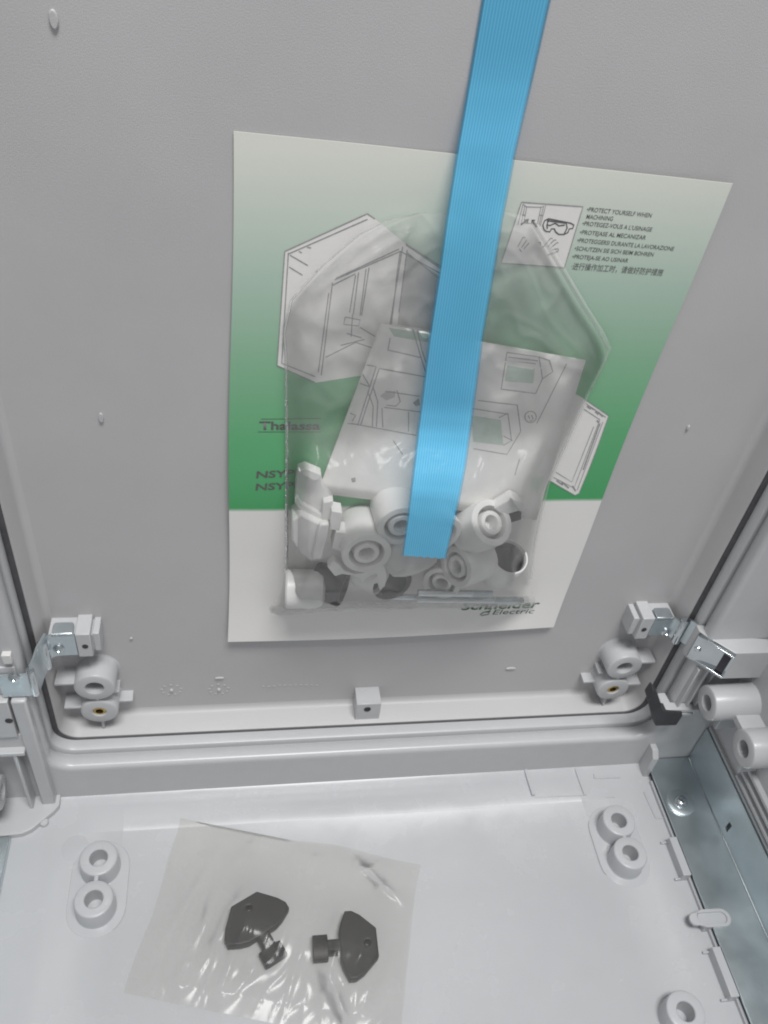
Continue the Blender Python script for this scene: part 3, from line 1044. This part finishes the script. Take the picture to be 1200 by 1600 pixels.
HEX = [(574, 334), (586, 342), (634, 381), (705, 427), (694, 520), (640, 566), (570, 586), (493, 598), (433, 571), (439, 470), (445, 393)]
patch('cabinet_drawing', HEX, onsheet, L1, M_PWHITE, sheet, 12)
ink('cabinet_outline', [[(586, 342), (574, 334), (445, 393), (433, 571), (493, 598)], [(634, 381), (705, 427)],
                        zc_((105, 310), (640, 75)), zc_((110, 300), (65, 1040), (290, 1130)), zc_((120, 315), (240, 385)), zc_((115, 395), (205, 450)),
                        zc_((235, 262), (262, 268)), zc_((420, 480), (860, 290), (1130, 440)), zc_((400, 520), (560, 440)), zc_((405, 500), (330, 1120)), zc_((380, 570), (310, 1100)),
                        zc_((875, 260), (790, 780)), zc_((905, 280), (850, 700)), zc_((580, 430), (545, 710)), zc_((650, 400), (600, 720)), zc_((560, 450), (520, 700)),
                        zc_((430, 470), (850, 275)), zc_((900, 250), (1130, 405)), zc_((905, 300), (1115, 470)), zc_((860, 290), (840, 420), (800, 780)), zc_((630, 410), (590, 720)), zc_((490, 730), (590, 750), (580, 790), (480, 780), (490, 730)), zc_((540, 710), (530, 860)), zc_((500, 840), (600, 870)), zc_((360, 1000), (560, 900), (680, 940)), zc_((180, 290), (200, 300)), zc_((590, 800), (690, 860)), zc_((460, 920), (620, 880))],
    0.00045, onsheet, L2, M_INKL, sheet)
patch('cabinet_shade', zc_((900, 300), (1130, 460), (1090, 820), (840, 780)), onsheet, L2 * 0.85, M_PGREY, sheet, 6)


# small enclosure drawing
def ze(*pts):
    return z4(pts, 840, 600, 8.423)


ENC = ze((500, 130), (620, 200), (935, 420), (800, 800), (690, 1090), (545, 1440), (490, 1465), (200, 1290), (40, 1200), (250, 560))
patch('enclosure_drawing', ENC, onsheet, L1, M_PWHITE, sheet, 10)
ink('enclosure_outline', [ze((620, 200), (935, 420), (800, 800), (690, 1090), (545, 1440), (490, 1465), (60, 1215)), ze((610, 330), (820, 470), (480, 1370), (210, 1230)),
                          ze((860, 500), (520, 1400)), ze((740, 560), (450, 1290), (240, 1160)), ze((640, 260), (900, 440))], 0.0004, onsheet, L2, M_INKL, sheet)
ink('enclosure_hatch', [ze((650, 290), (700, 330), (690, 300), (750, 340)), ze((760, 360), (800, 400), (800, 370), (860, 430)), ze((820, 520), (600, 1130)), ze((250, 1270), (330, 1330), (320, 1290), (410, 1370)),
                        ze((460, 1340), (500, 1410)), ze((780, 480), (810, 510))], 0.0008, onsheet, L2, M_INKL, sheet)

# ------------------------------------------------------------------ 6. bag of small parts: contents
YP = YW - 0.0016     # face of the sheet


def plane_conv(yy):
    return lambda u, v, lift=0.0: U(u, v, 1, yy - lift)


# leaflet inside the bag
YL = YP - 0.0042


def leaf_y(u, v):
    t = (v - 506) / 260.0
    return YL - 0.0018 * math.sin((u - 520) / 70.0) * (0.4 + 0.4 * t) - 0.0016 * max(0, (530 + (u - 595) * 0.17 - v) / 30)


def on_leaf(u, v, lift=0.0):
    return U(u, v, 1, leaf_y(u, v) - lift)


leaf = thing('folded_leaflet', 'folded white leaflet with line drawings inside the clear parts bag', 'leaflet', U(690, 790, 1, YL))
LQ = [(595, 506), (915, 563), (838, 812), (496, 770)]
mb = MB()
N = 16
for j in range(N + 1):
    for i in range(N + 1):
        s_, t = i / N, j / N
        u = (LQ[0][0] * (1 - s_) + LQ[1][0] * s_) * (1 - t) + (LQ[3][0] * (1 - s_) + LQ[2][0] * s_) * t
        v = (LQ[0][1] * (1 - s_) + LQ[1][1] * s_) * (1 - t) + (LQ[3][1] * (1 - s_) + LQ[2][1] * s_) * t
        mb.v.append(tuple(on_leaf(u, v)))
for j in range(N):
    for i in range(N):
        a = j * (N + 1) + i
        mb.f.append([a, a + N + 1, a + N + 2, a + 1])
mb.obj('leaflet_paper', M_LEAF, leaf, solid=0.0006)


def zl(*pts):
    return z4(pts, 500, 495, 2.79)


LB = 0.00045
ink('leaflet_lines', [zl((205, 210), (245, 218), (165, 470), (120, 465)), zl((460, 262), (258, 225), (178, 470)), zl((440, 178), (296, 145), (306, 92)), zl((405, 55), (435, 160), (460, 240)), zl((425, 60), (445, 150), (462, 200)),
                      zl((285, 325), (436, 347)), zl((280, 395), (438, 415)), zl((135, 465), (420, 517)), zl((232, 310), (252, 370), (246, 480)), zl((212, 335), (232, 390), (228, 480)), zl((270, 398), (274, 482)),
                      zl((386, 415), (386, 500)), zl((335, 320), (350, 370), (330, 390), (290, 385)), zl((185, 250), (215, 300)), zl((175, 290), (215, 305)), zl((130, 420), (155, 430), (140, 455)),
                      ], 0.00045, on_leaf, LB, M_INKL, leaf)
ink('leaflet_lines', [zl((815, 155), (955, 175), (970, 270), (940, 335), (790, 315), (815, 155)), zl((955, 175), (1000, 190), (1015, 240), (970, 270)), zl((822, 190), (940, 205)), zl((820, 175), (950, 192)),
                      ], 0.00045, on_leaf, LB, M_INKL, leaf)
ink('leaflet_lines', [zl((1075, 205), (945, 465))], 0.00045, on_leaf, LB, M_INKL, leaf)
ink('leaflet_lines', [zl((690, 365), (860, 385), (875, 500), (815, 600), (670, 575)), ],
    0.00045, on_leaf, LB, M_INKL, leaf)
ink('leaflet_lines', [zl((665, 400), (820, 425), (835, 540), (800, 560)), zl((780, 440), (820, 420)), zl((800, 520), (840, 540)),
                      
                      ], 0.00045, on_leaf, LB, M_INKL, leaf)
ink('sad_face_mark', [[(829 + 9 * math.cos(t * math.pi / 8), 651.5 + 9 * math.sin(t * math.pi / 8)) for t in range(17)], zl((908, 430), (914, 445)), zl((922, 428), (930, 448)), zl((912, 455), (928, 452))],
    0.00045, on_leaf, LB, M_INKL, leaf)
ink('leaflet_stroke', [zl((320, 540), (360, 600))], 0.00045, on_leaf, LB, M_INKL, leaf)
ink('leaflet_stroke', [zl((870, 620), (850, 690))], 0.00045, on_leaf, LB, M_INKL, leaf)
patch('leaflet_green_patch', zl((300, 48), (473, 75), (473, 112), (322, 85)), on_leaf, LB * 0.85, M_PGREEN, leaf, 4)
patch('leaflet_green_patch', zl((820, 192), (938, 207), (930, 290), (806, 280)), on_leaf, LB * 0.85, M_PGREEN, leaf, 4)
patch('leaflet_green_patch', zl((660, 430), (788, 450), (800, 560), (668, 545)), on_leaf, LB * 0.85, M_PGREEN, leaf, 4)
patch('leaflet_figure', zl((262, 345), (290, 325), (330, 325), (325, 350), (290, 365)), on_leaf, LB * 0.85, M_PGREY, leaf, 4)
patch('leaflet_figure', zl((405, 375), (430, 355), (436, 385), (418, 390)), on_leaf, LB * 0.85, M_INKL, leaf, 3)
patch('leaflet_figure', zl((135, 705), (155, 700), (155, 720), (140, 722)), on_leaf, LB * 0.85, M_INKL, leaf, 3)


# caps
def cap(px, y, out, L, r, style, label):
    """plastic cap: px/y = centre of its open (or closed) front, out = direction that front faces"""
    out = Vector(out).normalized()
    c = U(px[0], px[1], 1, y)
    back = c - out * L
    t = thing('spacer_cap', label, 'plastic cap', back, 'white plastic caps in the parts bag')
    if style == 'ring':
        pr = [(0, 0), (r * 0.9, 0), (r * 0.98, 0.0008), (r, 0.002), (r, L - 0.0008), (r - 0.0004, L - 0.0001), (r - 0.0012, L), (r * 0.72, L), (r * 0.70, L - 0.0006), (r * 0.68, L - 0.009),
              (r * 0.53, L - 0.009), (r * 0.52, L - 0.0008), (r * 0.49, L - 0.0003), (r * 0.33, L - 0.0003), (r * 0.30, L - 0.0010), (r * 0.28, L - 0.008), (0, L - 0.008)]
        MB().lathe(pr, back, out, 44).obj('cap_shell', M_CAP, t)
    elif style == 'hollow':
        pr = [(0, 0), (r * 0.88, 0), (r * 0.97, 0.0010), (r, 0.0025), (r, L - 0.0007), (r - 0.0005, L), (r - 0.0012, L), (r - 0.0015, L - 0.0006), (r - 0.0018, 0.003), (0, 0.003)]
        MB().lathe(pr, back, out, 44).obj('cap_shell', M_CAP, t)
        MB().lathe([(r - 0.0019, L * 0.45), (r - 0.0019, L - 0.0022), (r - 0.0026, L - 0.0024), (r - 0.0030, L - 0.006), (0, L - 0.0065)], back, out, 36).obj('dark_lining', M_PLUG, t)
    else:
        pr = [(0, 0), (r * 0.9, 0), (r, 0.001), (r, L * 0.62), (r * 0.97, L * 0.78), (r * 0.85, L * 0.92), (r * 0.6, L * 0.985), (0, L)]
        MB().lathe(pr, back, out, 44).obj('cap_shell', M_CAP, t)
    return t


Y_ = YP
cap((573, 866), Y_ - 0.0270, (0.02, -1, 0.06), 0.0255, 0.0133, 'ring', 'white cap with ringed end, beside the black plug and stepped clip in the bag')
cap((627, 823), Y_ - 0.0235, (0.06, -1, 0.05), 0.0220, 0.0128, 'ring', 'white ringed cap half hidden behind the left edge of the blue tape')
cap((690, 838), Y_ - 0.0215, (0.30, -0.95, 0.0), 0.0195, 0.0125, 'ring', 'white ringed cap peeping out behind the right edge of the blue tape')
cap((769, 816), Y_ - 0.0180, (0.30, -0.52, 0.80), 0.0235, 0.0130, 'ring', 'white ringed cap tipped upwards, resting on the dark-mouthed cap')
cap((797, 869), Y_ - 0.0140, (0.10, -0.36, 0.93), 0.0230, 0.0112, 'hollow', 'hollow white cap with dark mouth, upright in the lower right bag corner')
cap((712, 886), Y_ - 0.0190, (-0.86, -0.50, 0.18), 0.0225, 0.0122, 'ring', 'white ringed cap lying on its side above the steel screws')
cap((650, 893), Y_ - 0.0275, (0.25, -0.80, -0.45), 0.0230, 0.0150, 'dome', 'blank rounded white cap just under the cut end of the blue tape')
cap((596, 905), Y_ - 0.0190, (0.75, -0.62, 0.05), 0.0150, 0.0098, 'hollow', 'short hollow white cap between the grey bent clip and rounded cap')
cap((690, 912), Y_ - 0.0135, (-0.35, -0.90, 0.1), 0.0120, 0.0112, 'ring', 'low white ringed cap behind the steel pins at the bag bottom')
hc = cap((508, 921), Y_ - 0.0130, (1, -0.06, 0.0), 0.0225, 0.0112, 'dome', 'plain white cap lying sideways against the black plug in the bag')
# black plugs
for px, y, out, L, r, lab in (((538, 920), Y_ - 0.0125, (0.86, -0.42, 0.0), 0.0180, 0.0108, 'black plug between the sideways white cap and the grey bent clip'),
                              ((614, 914), Y_ - 0.0105, (0.2, -0.95, 0.1), 0.0090, 0.0120, 'black plug tucked under the blank rounded white cap')):
    out = Vector(out).normalized()
    c = U(px[0], px[1], 1, y)
    tag(MB().lathe([(0, 0), (r, 0), (r, L - 0.001), (r - 0.001, L), (r * 0.7, L), (r * 0.66, L - 0.004), (0, L - 0.004)], c - out * L, out, 36).obj('rubber_plug', M_PLUG), lab, 'rubber plug')

# angular clips in the bag


def zb5(*pts):
    return z4(pts, 435, 720, 6.0)


def prism_px(poly, y, depth, skew=(0, 0)):
    P = [U(u, v, 1, y) for u, v in poly]
    return MB().prism(P, (skew[0], depth, skew[1]))


t = thing('plastic_clip', 'tall white wedge-shaped clip standing up at the left bag edge', 'clip', U(490, 815, 1, YP - 0.006))
prism_px(zb5((165, 200), (185, 95), (250, 70), (400, 135), (415, 225), (515, 375), (500, 545), (400, 590), (300, 520), (190, 450), (155, 395)), YP - 0.0095, 0.006).obj('clip_body', M_CAP, t, bevel=0.0006)
prism_px(zb5((185, 95), (255, 68), (405, 132), (395, 180), (330, 190), (215, 130)), YP - 0.0150, 0.0057).obj('clip_lip', M_CAP, t, bevel=0.0006)
prism_px(zb5((420, 395), (515, 372), (505, 440), (500, 545), (400, 592), (415, 480)), YP - 0.0138, 0.0045).obj('clip_lip', M_CAP, t, bevel=0.0006)
prism_px(zb5((158, 345), (185, 340), (215, 400), (420, 520), (400, 592), (300, 520), (185, 445), (155, 395)), YP - 0.0128, 0.0034).obj('clip_edge', M_CAP, t, bevel=0.0006)

t = thing('plastic_clip', 'broad white faceted clip below the tall wedge clip', 'clip', U(485, 880, 1, YP - 0.008))
prism_px(zb5((130, 560), (210, 500), (390, 590), (480, 590), (470, 720), (415, 930), (300, 945), (200, 870), (125, 750)), YP - 0.0165, 0.012).obj('clip_body', M_CAP, t, bevel=0.0012)
prism_px(zb5((385, 600), (475, 595), (465, 715), (410, 925), (310, 935), (350, 760)), YP - 0.0195, 0.0034).obj('clip_lip', M_CAP, t, bevel=0.0010)

t = thing('plastic_clip', 'small white stepped clip between faceted clip and ringed cap', 'clip', U(528, 850, 1, YP - 0.010))
prism_px(zb5((500, 470), (600, 490), (590, 560), (570, 660), (480, 645)), YP - 0.0175, 0.008).obj('clip_body', M_CAP, t, bevel=0.0004)
prism_px(zb5((540, 665), (640, 680), (620, 760), (600, 850), (500, 825)), YP - 0.0185, 0.009).obj('clip_body', M_CAP, t, bevel=0.0004)

t = thing('bent_clip', 'greyish bent clip with arched edge below the ringed cap', 'clip', U(560, 915, 1, YP - 0.014))
arch = zb5((460, 1000), (520, 940), (580, 980), (620, 1030), (720, 1065), (800, 1050), (850, 1010), (950, 990), (1000, 980), (1025, 1080), (1000, 1180), (950, 1220), (930, 1150), (800, 1190), (760, 1110), (700, 1080), (600, 1065), (530, 1085))
prism_px(arch, YP - 0.0225, 0.0055).obj('clip_body', M_CAP, t, bevel=0.0006)

t = thing('plastic_clip', 'small white angled clip beside the upward-tipped ringed cap', 'clip', U(800, 805, 1, YP - 0.006))
prism_px([(772, 795), (800, 778), (812, 783), (822, 796), (805, 800), (786, 806)], YP - 0.0120, 0.007).obj('clip_body', M_CAP, t, bevel=0.0005)
prism_px([(799, 779), (811, 783), (820, 797), (812, 800)], YP - 0.0150, 0.003).obj('clip_lip', M_CAP, t, bevel=0.0004)
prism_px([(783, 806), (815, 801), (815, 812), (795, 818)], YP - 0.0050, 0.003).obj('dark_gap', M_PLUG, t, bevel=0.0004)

# screws lying along the bottom of the bag
for (a, b_, y, r, lab) in (((653, 926), (770, 928), YP - 0.0160, 0.0021, 'upper plain steel pin lying along the bottom of the bag'),
                           ((650, 936), (818, 938), YP - 0.0115, 0.0022, 'long threaded steel screw lying under the upper steel pin'),
                           ((598, 932), (700, 934), YP - 0.0085, 0.0018, 'thin steel screw partly under the rounded white cap')):
    A, B_ = U(a[0], a[1], 1, y), U(b_[0], b_[1], 1, y)
    L = (B_ - A).length
    t = thing('steel_screw', lab, 'screw', A)
    MB().lathe([(0, 0), (r, 0), (r, L * 0.72), (0, L * 0.72)], A, B_ - A, 20).obj('shank', M_CHROME, t)
    pr = [(r * 0.9, L * 0.72)]
    n = 14
    for i in range(n):
        h = L * 0.72 + (L * 0.28) * (i + 0.5) / n
        pr += [(r * 1.0, h - L * 0.28 / n * 0.25), (r * 0.78, h + L * 0.28 / n * 0.25)]
    pr += [(r * 0.6, L), (0, L)]
    MB().lathe(pr, A, B_ - A, 18).obj('thread', M_ZINC, t, angle=20)

# ------------------------------------------------------------------ 7. bag film over the contents
bag = thing('parts_bag', 'clear plastic bag of white fittings hanging on the instruction sheet', 'plastic bag', U(640, 950, 1, YP))
rows = [(958, 424, 836, 948), (948, 420, 839, 940), (938, 434, 836, 934), (915, 442, 828, 915), (890, 446, 830, 890), (850, 447, 836, 850), (800, 448, 846, 800), (760, 448, 854, 760), (700, 447, 880, 700), (640, 447, 906, 645),
        (590, 447, 932, 590), (555, 447, 949, 556), (525, 443, 944, 528), (490, 446, 921, 492), (450, 470, 895, 452), (415, 505, 873, 418), (380, 545, 853, 384), (355, 585, 838, 356), (340, 622, 822, 340), (334, 655, 800, 332)]


def film_h(s_, t, u, v):
    """height of the film above the sheet"""
    e_ = min(1.0, min(s_, 1 - s_) / 0.10)
    e_ = e_ * e_ * (3 - 2 * e_)
    # bulge over the caps
    if v > 650:
        k_ = min(1.0, (v - 650) / 140.0)
        k_ = k_ * k_ * (3 - 2 * k_)
        tail_ = min(1.0, max(0.0, (950 - v) / 26.0))
        tail_ = math.sqrt(tail_)
        h = 0.0075 + 0.0235 * k_
        h = h * tail_ + 0.002 * (1 - tail_)
    else:
        h = 0.0075 - 0.0035 * min(1.0, (650 - v) / 250.0)
    nz = noise.noise(Vector((u * 0.013, v * 0.009, 0.3))) * 0.0020 + noise.noise(Vector((u * 0.035, v * 0.02, 2.3))) * 0.0007
    rg = 1 - abs(noise.noise(Vector((u * 0.012 + v * 0.006, v * 0.008 - u * 0.004, 9.1)))) * 2.6
    rg2 = 1 - abs(noise.noise(Vector((u * 0.022 - v * 0.010, v * 0.014, 3.1)))) * 2.6
    nz += 0.0015 * max(0.0, rg) ** 4 + 0.0008 * max(0.0, rg2) ** 5
    # diagonal fold lines of the flap
    f1 = abs((u - 835) * 0.866 - (v - 345) * 0.5)
    h += 0.0035 * math.exp(-(f1 / 9.0) ** 2) * (1 if 345 < v < 560 else 0)
    f2 = abs((v - 470) + (u - 470) * 0.62)
    h += 0.0030 * math.exp(-(f2 / 10.0) ** 2) * (1 if 440 < u < 640 else 0)
    return max(0.0010, (h + nz) * (0.12 + 0.88 * e_) + 0.0008)


def cr_rows(t):
    n = len(rows) - 1
    x = t * n
    i = min(int(x), n - 1)
    f_ = x - i
    g = lambda k_, c_: rows[max(0, min(n, k_))][c_]
    out = []
    for c_ in range(4):
        a, b_, cc, d_ = g(i - 1, c_), g(i, c_), g(i + 1, c_), g(i + 2, c_)
        out.append(b_ + (cc - b_) * f_ if (i < 4) else 0.5 * ((2 * b_) + (cc - a) * f_ + (2 * a - 5 * b_ + 4 * cc - d_) * f_ ** 2 + (3 * b_ - a - 3 * cc + d_) * f_ ** 3))
    return out


mb = MB()
NU, NV = 120, 170
FILMY = {}
for j in range(NV + 1):
    t = j / NV
    vl, ul, ur, vr = cr_rows(t)
    for i in range(NU + 1):
        s_ = i / NU
        u, v = ul * (1 - s_) + ur * s_, vl * (1 - s_) + vr * s_
        if j == 0:
            v += 4.0 * math.sin(s_ * 21) * (1 - s_) + 2.0 * math.sin(s_ * 47)
        mb.v.append(tuple(U(u, v, 1, YP - film_h(s_, t, u, v))))
for j in range(NV):
    for i in range(NU):
        a = j * (NU + 1) + i
        mb.f.append([a, a + 1, a + NU + 2, a + NU + 1])
mb.obj('front_film', M_FILM, bag, angle=180)
# welded seam along the bottom and the bright folded edge of the flap
SEAM = film_mat('bag_seam', (0.93, 0.93, 0.93), 0.30, (0.88, 0.88, 0.86), bump=0.6, bscale=110, rough=0.2)
mb = MB()
n = 60
for i in range(n + 1):
    s_ = i / n
    u = 424 + (836 - 424) * s_
    v = 957 - 14 * s_ + 3.0 * math.sin(s_ * 19) * (1 - s_)
    for dv, hh in ((2.0, 0.0022), (-5.0, 0.0050 + 0.001 * math.sin(s_ * 40)), (-12.0, 0.0058 + 0.0008 * math.sin(s_ * 63))):
        mb.v.append(tuple(U(u, v + dv, 1, YP - hh - 0.0020)))
for i in range(n):
    for q in range(2):
        a = i * 3 + q
        mb.f.append([a, a + 3, a + 4, a + 1])
mb.obj('bottom_seam', SEAM, bag, angle=180)
for edge_ in ([(447, 905), (448, 850), (448, 780), (448, 700), (447, 630), (447, 560), (444, 522), (455, 470), (500, 418), (560, 367), (610, 343), (655, 333)],
              [(925, 604), (906, 645), (880, 702), (856, 758), (846, 802), (836, 850), (829, 905)]):
    mb = MB()
    for i, (u, v) in enumerate(edge_):
        for q, hh in ((-2.4, 0.0034), (0, 0.0044), (2.4, 0.0034)):
            mb.v.append(tuple(U(u + q, v, 1, YP - hh - 0.0006 * math.sin(i * 1.7))))
    for i in range(len(edge_) - 1):
        for q in range(2):
            a = i * 3 + q
            mb.f.append([a, a + 3, a + 4, a + 1])
    mb.obj('side_weld', SEAM, bag, angle=180)
mb = MB()
fold = [(833, 346), (862, 392), (890, 440), (915, 482), (938, 518), (951, 545), (944, 566), (925, 605)]
for i, (u, v) in enumerate(fold):
    wv = 4.5 if i < 6 else 3.0
    for q, hh in ((-wv, 0.0050), (0, 0.0068), (wv, 0.0046)):
        mb.v.append(tuple(U(u + q, v - q * 0.4, 1, YP - hh)))
for i in range(len(fold) - 1):
    for q in range(2):
        a = i * 3 + q
        mb.f.append([a, a + 3, a + 4, a + 1])
mb.obj('flap_fold', SEAM, bag, angle=180)

# ------------------------------------------------------------------ 8. blue filament tape
tape = thing('blue_tape', 'long strip of ribbed blue filament tape running down over the parts bag', 'tape', U(662, 870, 1, YP - 0.03))
trow = [(-190, 784, 898, 0.0006), (-60, 762, 873, 0.0006), (0, 752.5, 861, 0.0006), (120, 732.5, 834, 0.0008), (180, 722.5, 820, 0.0022), (238, 712.5, 806.5, 0.0046), (300, 703, 795, 0.0064), (345, 696, 786, 0.0082),
        (420, 686, 774, 0.0100), (525, 670, 756, 0.0110), (600, 661, 746, 0.0120), (640, 656, 740.5, 0.0125), (670, 652, 736.5, 0.0150), (695, 649.5, 733, 0.0190), (720, 646.5, 729.5, 0.0245), (745, 643.5, 725, 0.0305), (770, 640.5, 720, 0.0350), (800, 637, 713.5, 0.0372), (840, 631.5, 704, 0.0380), (868, 628, 697.5, 0.0382)]
mb = MB()
NT = 12
uvs = []
for r_i in range(len(trow) * 3 - 2):
    i, f_ = divmod(r_i, 3)
    f_ /= 3
    a = trow[i]
    b_ = trow[min(i + 1, len(trow) - 1)]
    v, ul, ur, h = [a[q] * (1 - f_) + b_[q] * f_ for q in range(4)]
    for q in range(NT + 1):
        s_ = q / NT
        u = ul + (ur - ul) * s_
        vv = v + (5.0 * s_ if v > 500 else 0) * min(1, max(0, (v - 500) / 300)) + (1.2 * math.sin(s_ * 40) if r_i == len(trow) * 3 - 3 else 0)
        hh = h + (0.0006 * noise.noise(Vector((u * 0.02, v * 0.02, 5))) if v > 230 else 0)
        mb.v.append(tuple(U(u, vv, 1, YW - hh - 0.0016 * min(1.0, max(0.0, (v - 120) / 200.0)))))
        uvs.append((s_, v / 1000))
R_ = len(mb.v) // (NT + 1)
for j in range(R_ - 1):
    for i in range(NT):
        a = j * (NT + 1) + i
        mb.f.append([a, a + NT + 1, a + NT + 2, a + 1])
me = mb.me('tape_strip')
uvl = me.uv_layers.new(name='UVMap')
for lp in me.loops:
    uvl.data[lp.index].uv = uvs[lp.vertex_index]
put('tape_strip', me, M_TAPE, tape, angle=180)

# ------------------------------------------------------------------ 9. bag with the two keys on the floor
kbag = thing('key_bag', 'small clear plastic bag with two black keys on the floor', 'plastic bag', U(420, 1450, 2, ZF))
KL = [(1277, 282), (1300, 277), (1340, 263), (1380, 253), (1430, 238), (1480, 217), (1520, 202), (1551, 193)]
KR = [(1352, 658), (1368, 654), (1400, 648), (1440, 644), (1490, 639), (1540, 634), (1590, 629), (1640, 624)]


def lerp_edge(E_, t):
    x = t * (len(E_) - 1)
    i = min(int(x), len(E_) - 2)
    f_ = x - i
    return E_[i][1] * (1 - f_) + E_[i + 1][1] * f_, E_[i][0] * (1 - f_) + E_[i + 1][0] * f_


KEYS_PX = [(398, 1440), (425, 1480), (555, 1478), (505, 1482)]


def kfilm_h(s_, t, u, v):
    e_ = min(1.0, min(s_, 1 - s_) / 0.14) * min(1.0, min(t, 1 - t) / 0.12)
    h = 0.0022
    for ku, kv in KEYS_PX[0:1] + KEYS_PX[2:3]:
        h += 0.0135 * math.exp(-(((u - ku) / 72) ** 2 + ((v - kv) / 66) ** 2))
    x_, y_ = s_ * 9.0 + t * 1.2, t * 1.7
    rg = 1 - abs(noise.noise(Vector((x_, y_, 1.7)))) * 2.2
    rg2 = 1 - abs(noise.noise(Vector((x_ * 1.9 + 4, y_ * 2.4 - x_ * 0.5, 7.7)))) * 2.4
    nz = 0.0014 * max(0.0, rg) ** 3 + 0.0008 * max(0.0, rg2) ** 4 + noise.noise(Vector((u * 0.02, v * 0.011, 4.1))) * 0.0012
    # creases near the right-hand end
    f1 = abs((u - 590) * 0.7 - (v - 1370) * 0.7)
    h += 0.0045 * math.exp(-(f1 / 7.0) ** 2) * math.exp(-((v - 1380) / 50) ** 2)
    f2 = abs((u - 525) * 0.95 - (v - 1550) * 0.35)
    h += 0.0050 * math.exp(-(f2 / 8.0) ** 2) * math.exp(-((v - 1565) / 45) ** 2)
    f3 = abs((u - 600) + (v - 1590) * 0.9)
    h += 0.0040 * math.exp(-(f3 / 8.0) ** 2) * math.exp(-((v - 1590) / 40) ** 2)
    return (h + nz) * (0.10 + 0.90 * e_) + 0.0012


mb = MB()
NU, NV = 130, 100
for j in range(NV + 1):
    t = j / NV
    (ul, vl), (ur, vr) = lerp_edge(KL, t), lerp_edge(KR, t)
    for i in range(NU + 1):
        s_ = i / NU
        u, v = ul * (1 - s_) + ur * s_, vl * (1 - s_) + vr * s_
        if j == 0:
            v += 5 * math.sin(s_ * 6.3) - 3 * math.sin(s_ * 12.6 + 0.4) * s_
        mb.v.append(tuple(U(u, v, 2, ZF + kfilm_h(s_, t, u, v))))
for j in range(NV):
    for i in range(NU):
        a = j * (NU + 1) + i
        mb.f.append([a, a + NU + 1, a + NU + 2, a + 1])
mb.obj('top_film', M_FILM2, kbag, angle=180)


def key(label, head_px, bit_px, roll, scale=1.0):
    zc = ZF + 0.0040
    H, B_ = U(head_px[0], head_px[1], 2, zc), U(bit_px[0], bit_px[1], 2, zc)
    d = (B_ - H)
    L = d.length
    d.normalize()
    s_ = Vector((-d.y, d.x, 0))
    upv = Vector((0, 0, 1))
    # tilt the flat head a little about its long axis
    up2 = (upv * math.cos(roll) + d * math.sin(roll)).normalized()
    d2_ = s_.cross(up2).normalized()
    if d2_.dot(d) < 0:
        d2_ = -d2_
    t = thing('cabinet_key', label, 'key', V(H.x, H.y, ZF), 'black keys in the small bag')
    hw, hh, th = 0.0193 * scale, 0.0109 * scale, 0.0029
    pts2 = [(-hw, -0.003), (-hw * 0.86, 0.0015), (-hw * 0.42, hh), (hw * 0.42, hh), (hw * 0.86, 0.0015), (hw, -0.003), (hw, -0.0062), (hw * 0.70, -hh * 0.86), (hw * 0.45, -hh), (-hw * 0.45, -hh), (-hw * 0.70, -hh * 0.86), (-hw, -0.0062)]
    hole = [(0.0025 * math.cos(a * math.pi / 8), hh * 0.50 + 0.0025 * math.sin(a * math.pi / 8)) for a in range(16)]
    # bow with a round hole: 2D curve keeps the hole open
    c = bpy.data.curves.new('bow', 'CURVE')
    c.dimensions = '2D'
    c.fill_mode = 'BOTH'
    c.extrude = th
    c.bevel_depth = 0.0009
    c.bevel_resolution = 1
    for poly in (pts2, hole):
        sp_ = c.splines.new('POLY')
        sp_.points.add(len(poly) - 1)
        for pt, q in zip(sp_.points, poly):
            pt.co = (q[0], q[1], 0, 1)
        sp_.use_cyclic_u = True
    o = bpy.data.objects.new('bow', c)
    COL.objects.link(o)
    dg = bpy.context.evaluated_depsgraph_get()
    me = bpy.data.meshes.new_from_object(o.evaluated_get(dg))
    bpy.data.objects.remove(o)
    M3 = Matrix((s_, -d2_, up2)).transposed()
    for v in me.vertices:
        v.co = H + M3 @ v.co
    put('bow', me, M_KEY, t, angle=30)
    # raised rim ridge of the bow and shank
    n0_ = H + d2_ * hh * 0.9
    def flat(x0, x1, hw_, th_):
        c0, c1 = H + d * x0, H + d * x1
        q = [c0 + s_ * hw_ + upv * th_ * 0.5, c0 + s_ * hw_ * 0.6 + upv * th_, c0 - s_ * hw_ * 0.6 + upv * th_, c0 - s_ * hw_ + upv * th_ * 0.5,
             c0 - s_ * hw_ - upv * th_ * 0.7, c0 - s_ * hw_ * 0.7 - upv * th_, c0 + s_ * hw_ * 0.7 - upv * th_, c0 + s_ * hw_ - upv * th_ * 0.7]
        return MB().prism(q, c1 - c0)
    flat(hh * 0.7, L - 0.004, 0.0040, 0.0034).obj('shank', M_KEY, t, bevel=0.0003)
    bit = flat(L - 0.0045, L + 0.0042, 0.0070, 0.0036)
    bit.obj('bit', M_KEY, t, bevel=0.0003)
    return t


key('black double-winged key pointing away from the other key in the bag', (396, 1435), (427, 1492), 0.0)
key('black key with greyish shine, its bit pointing at the other key', (560, 1477), (500, 1482), 0.0, 0.93)
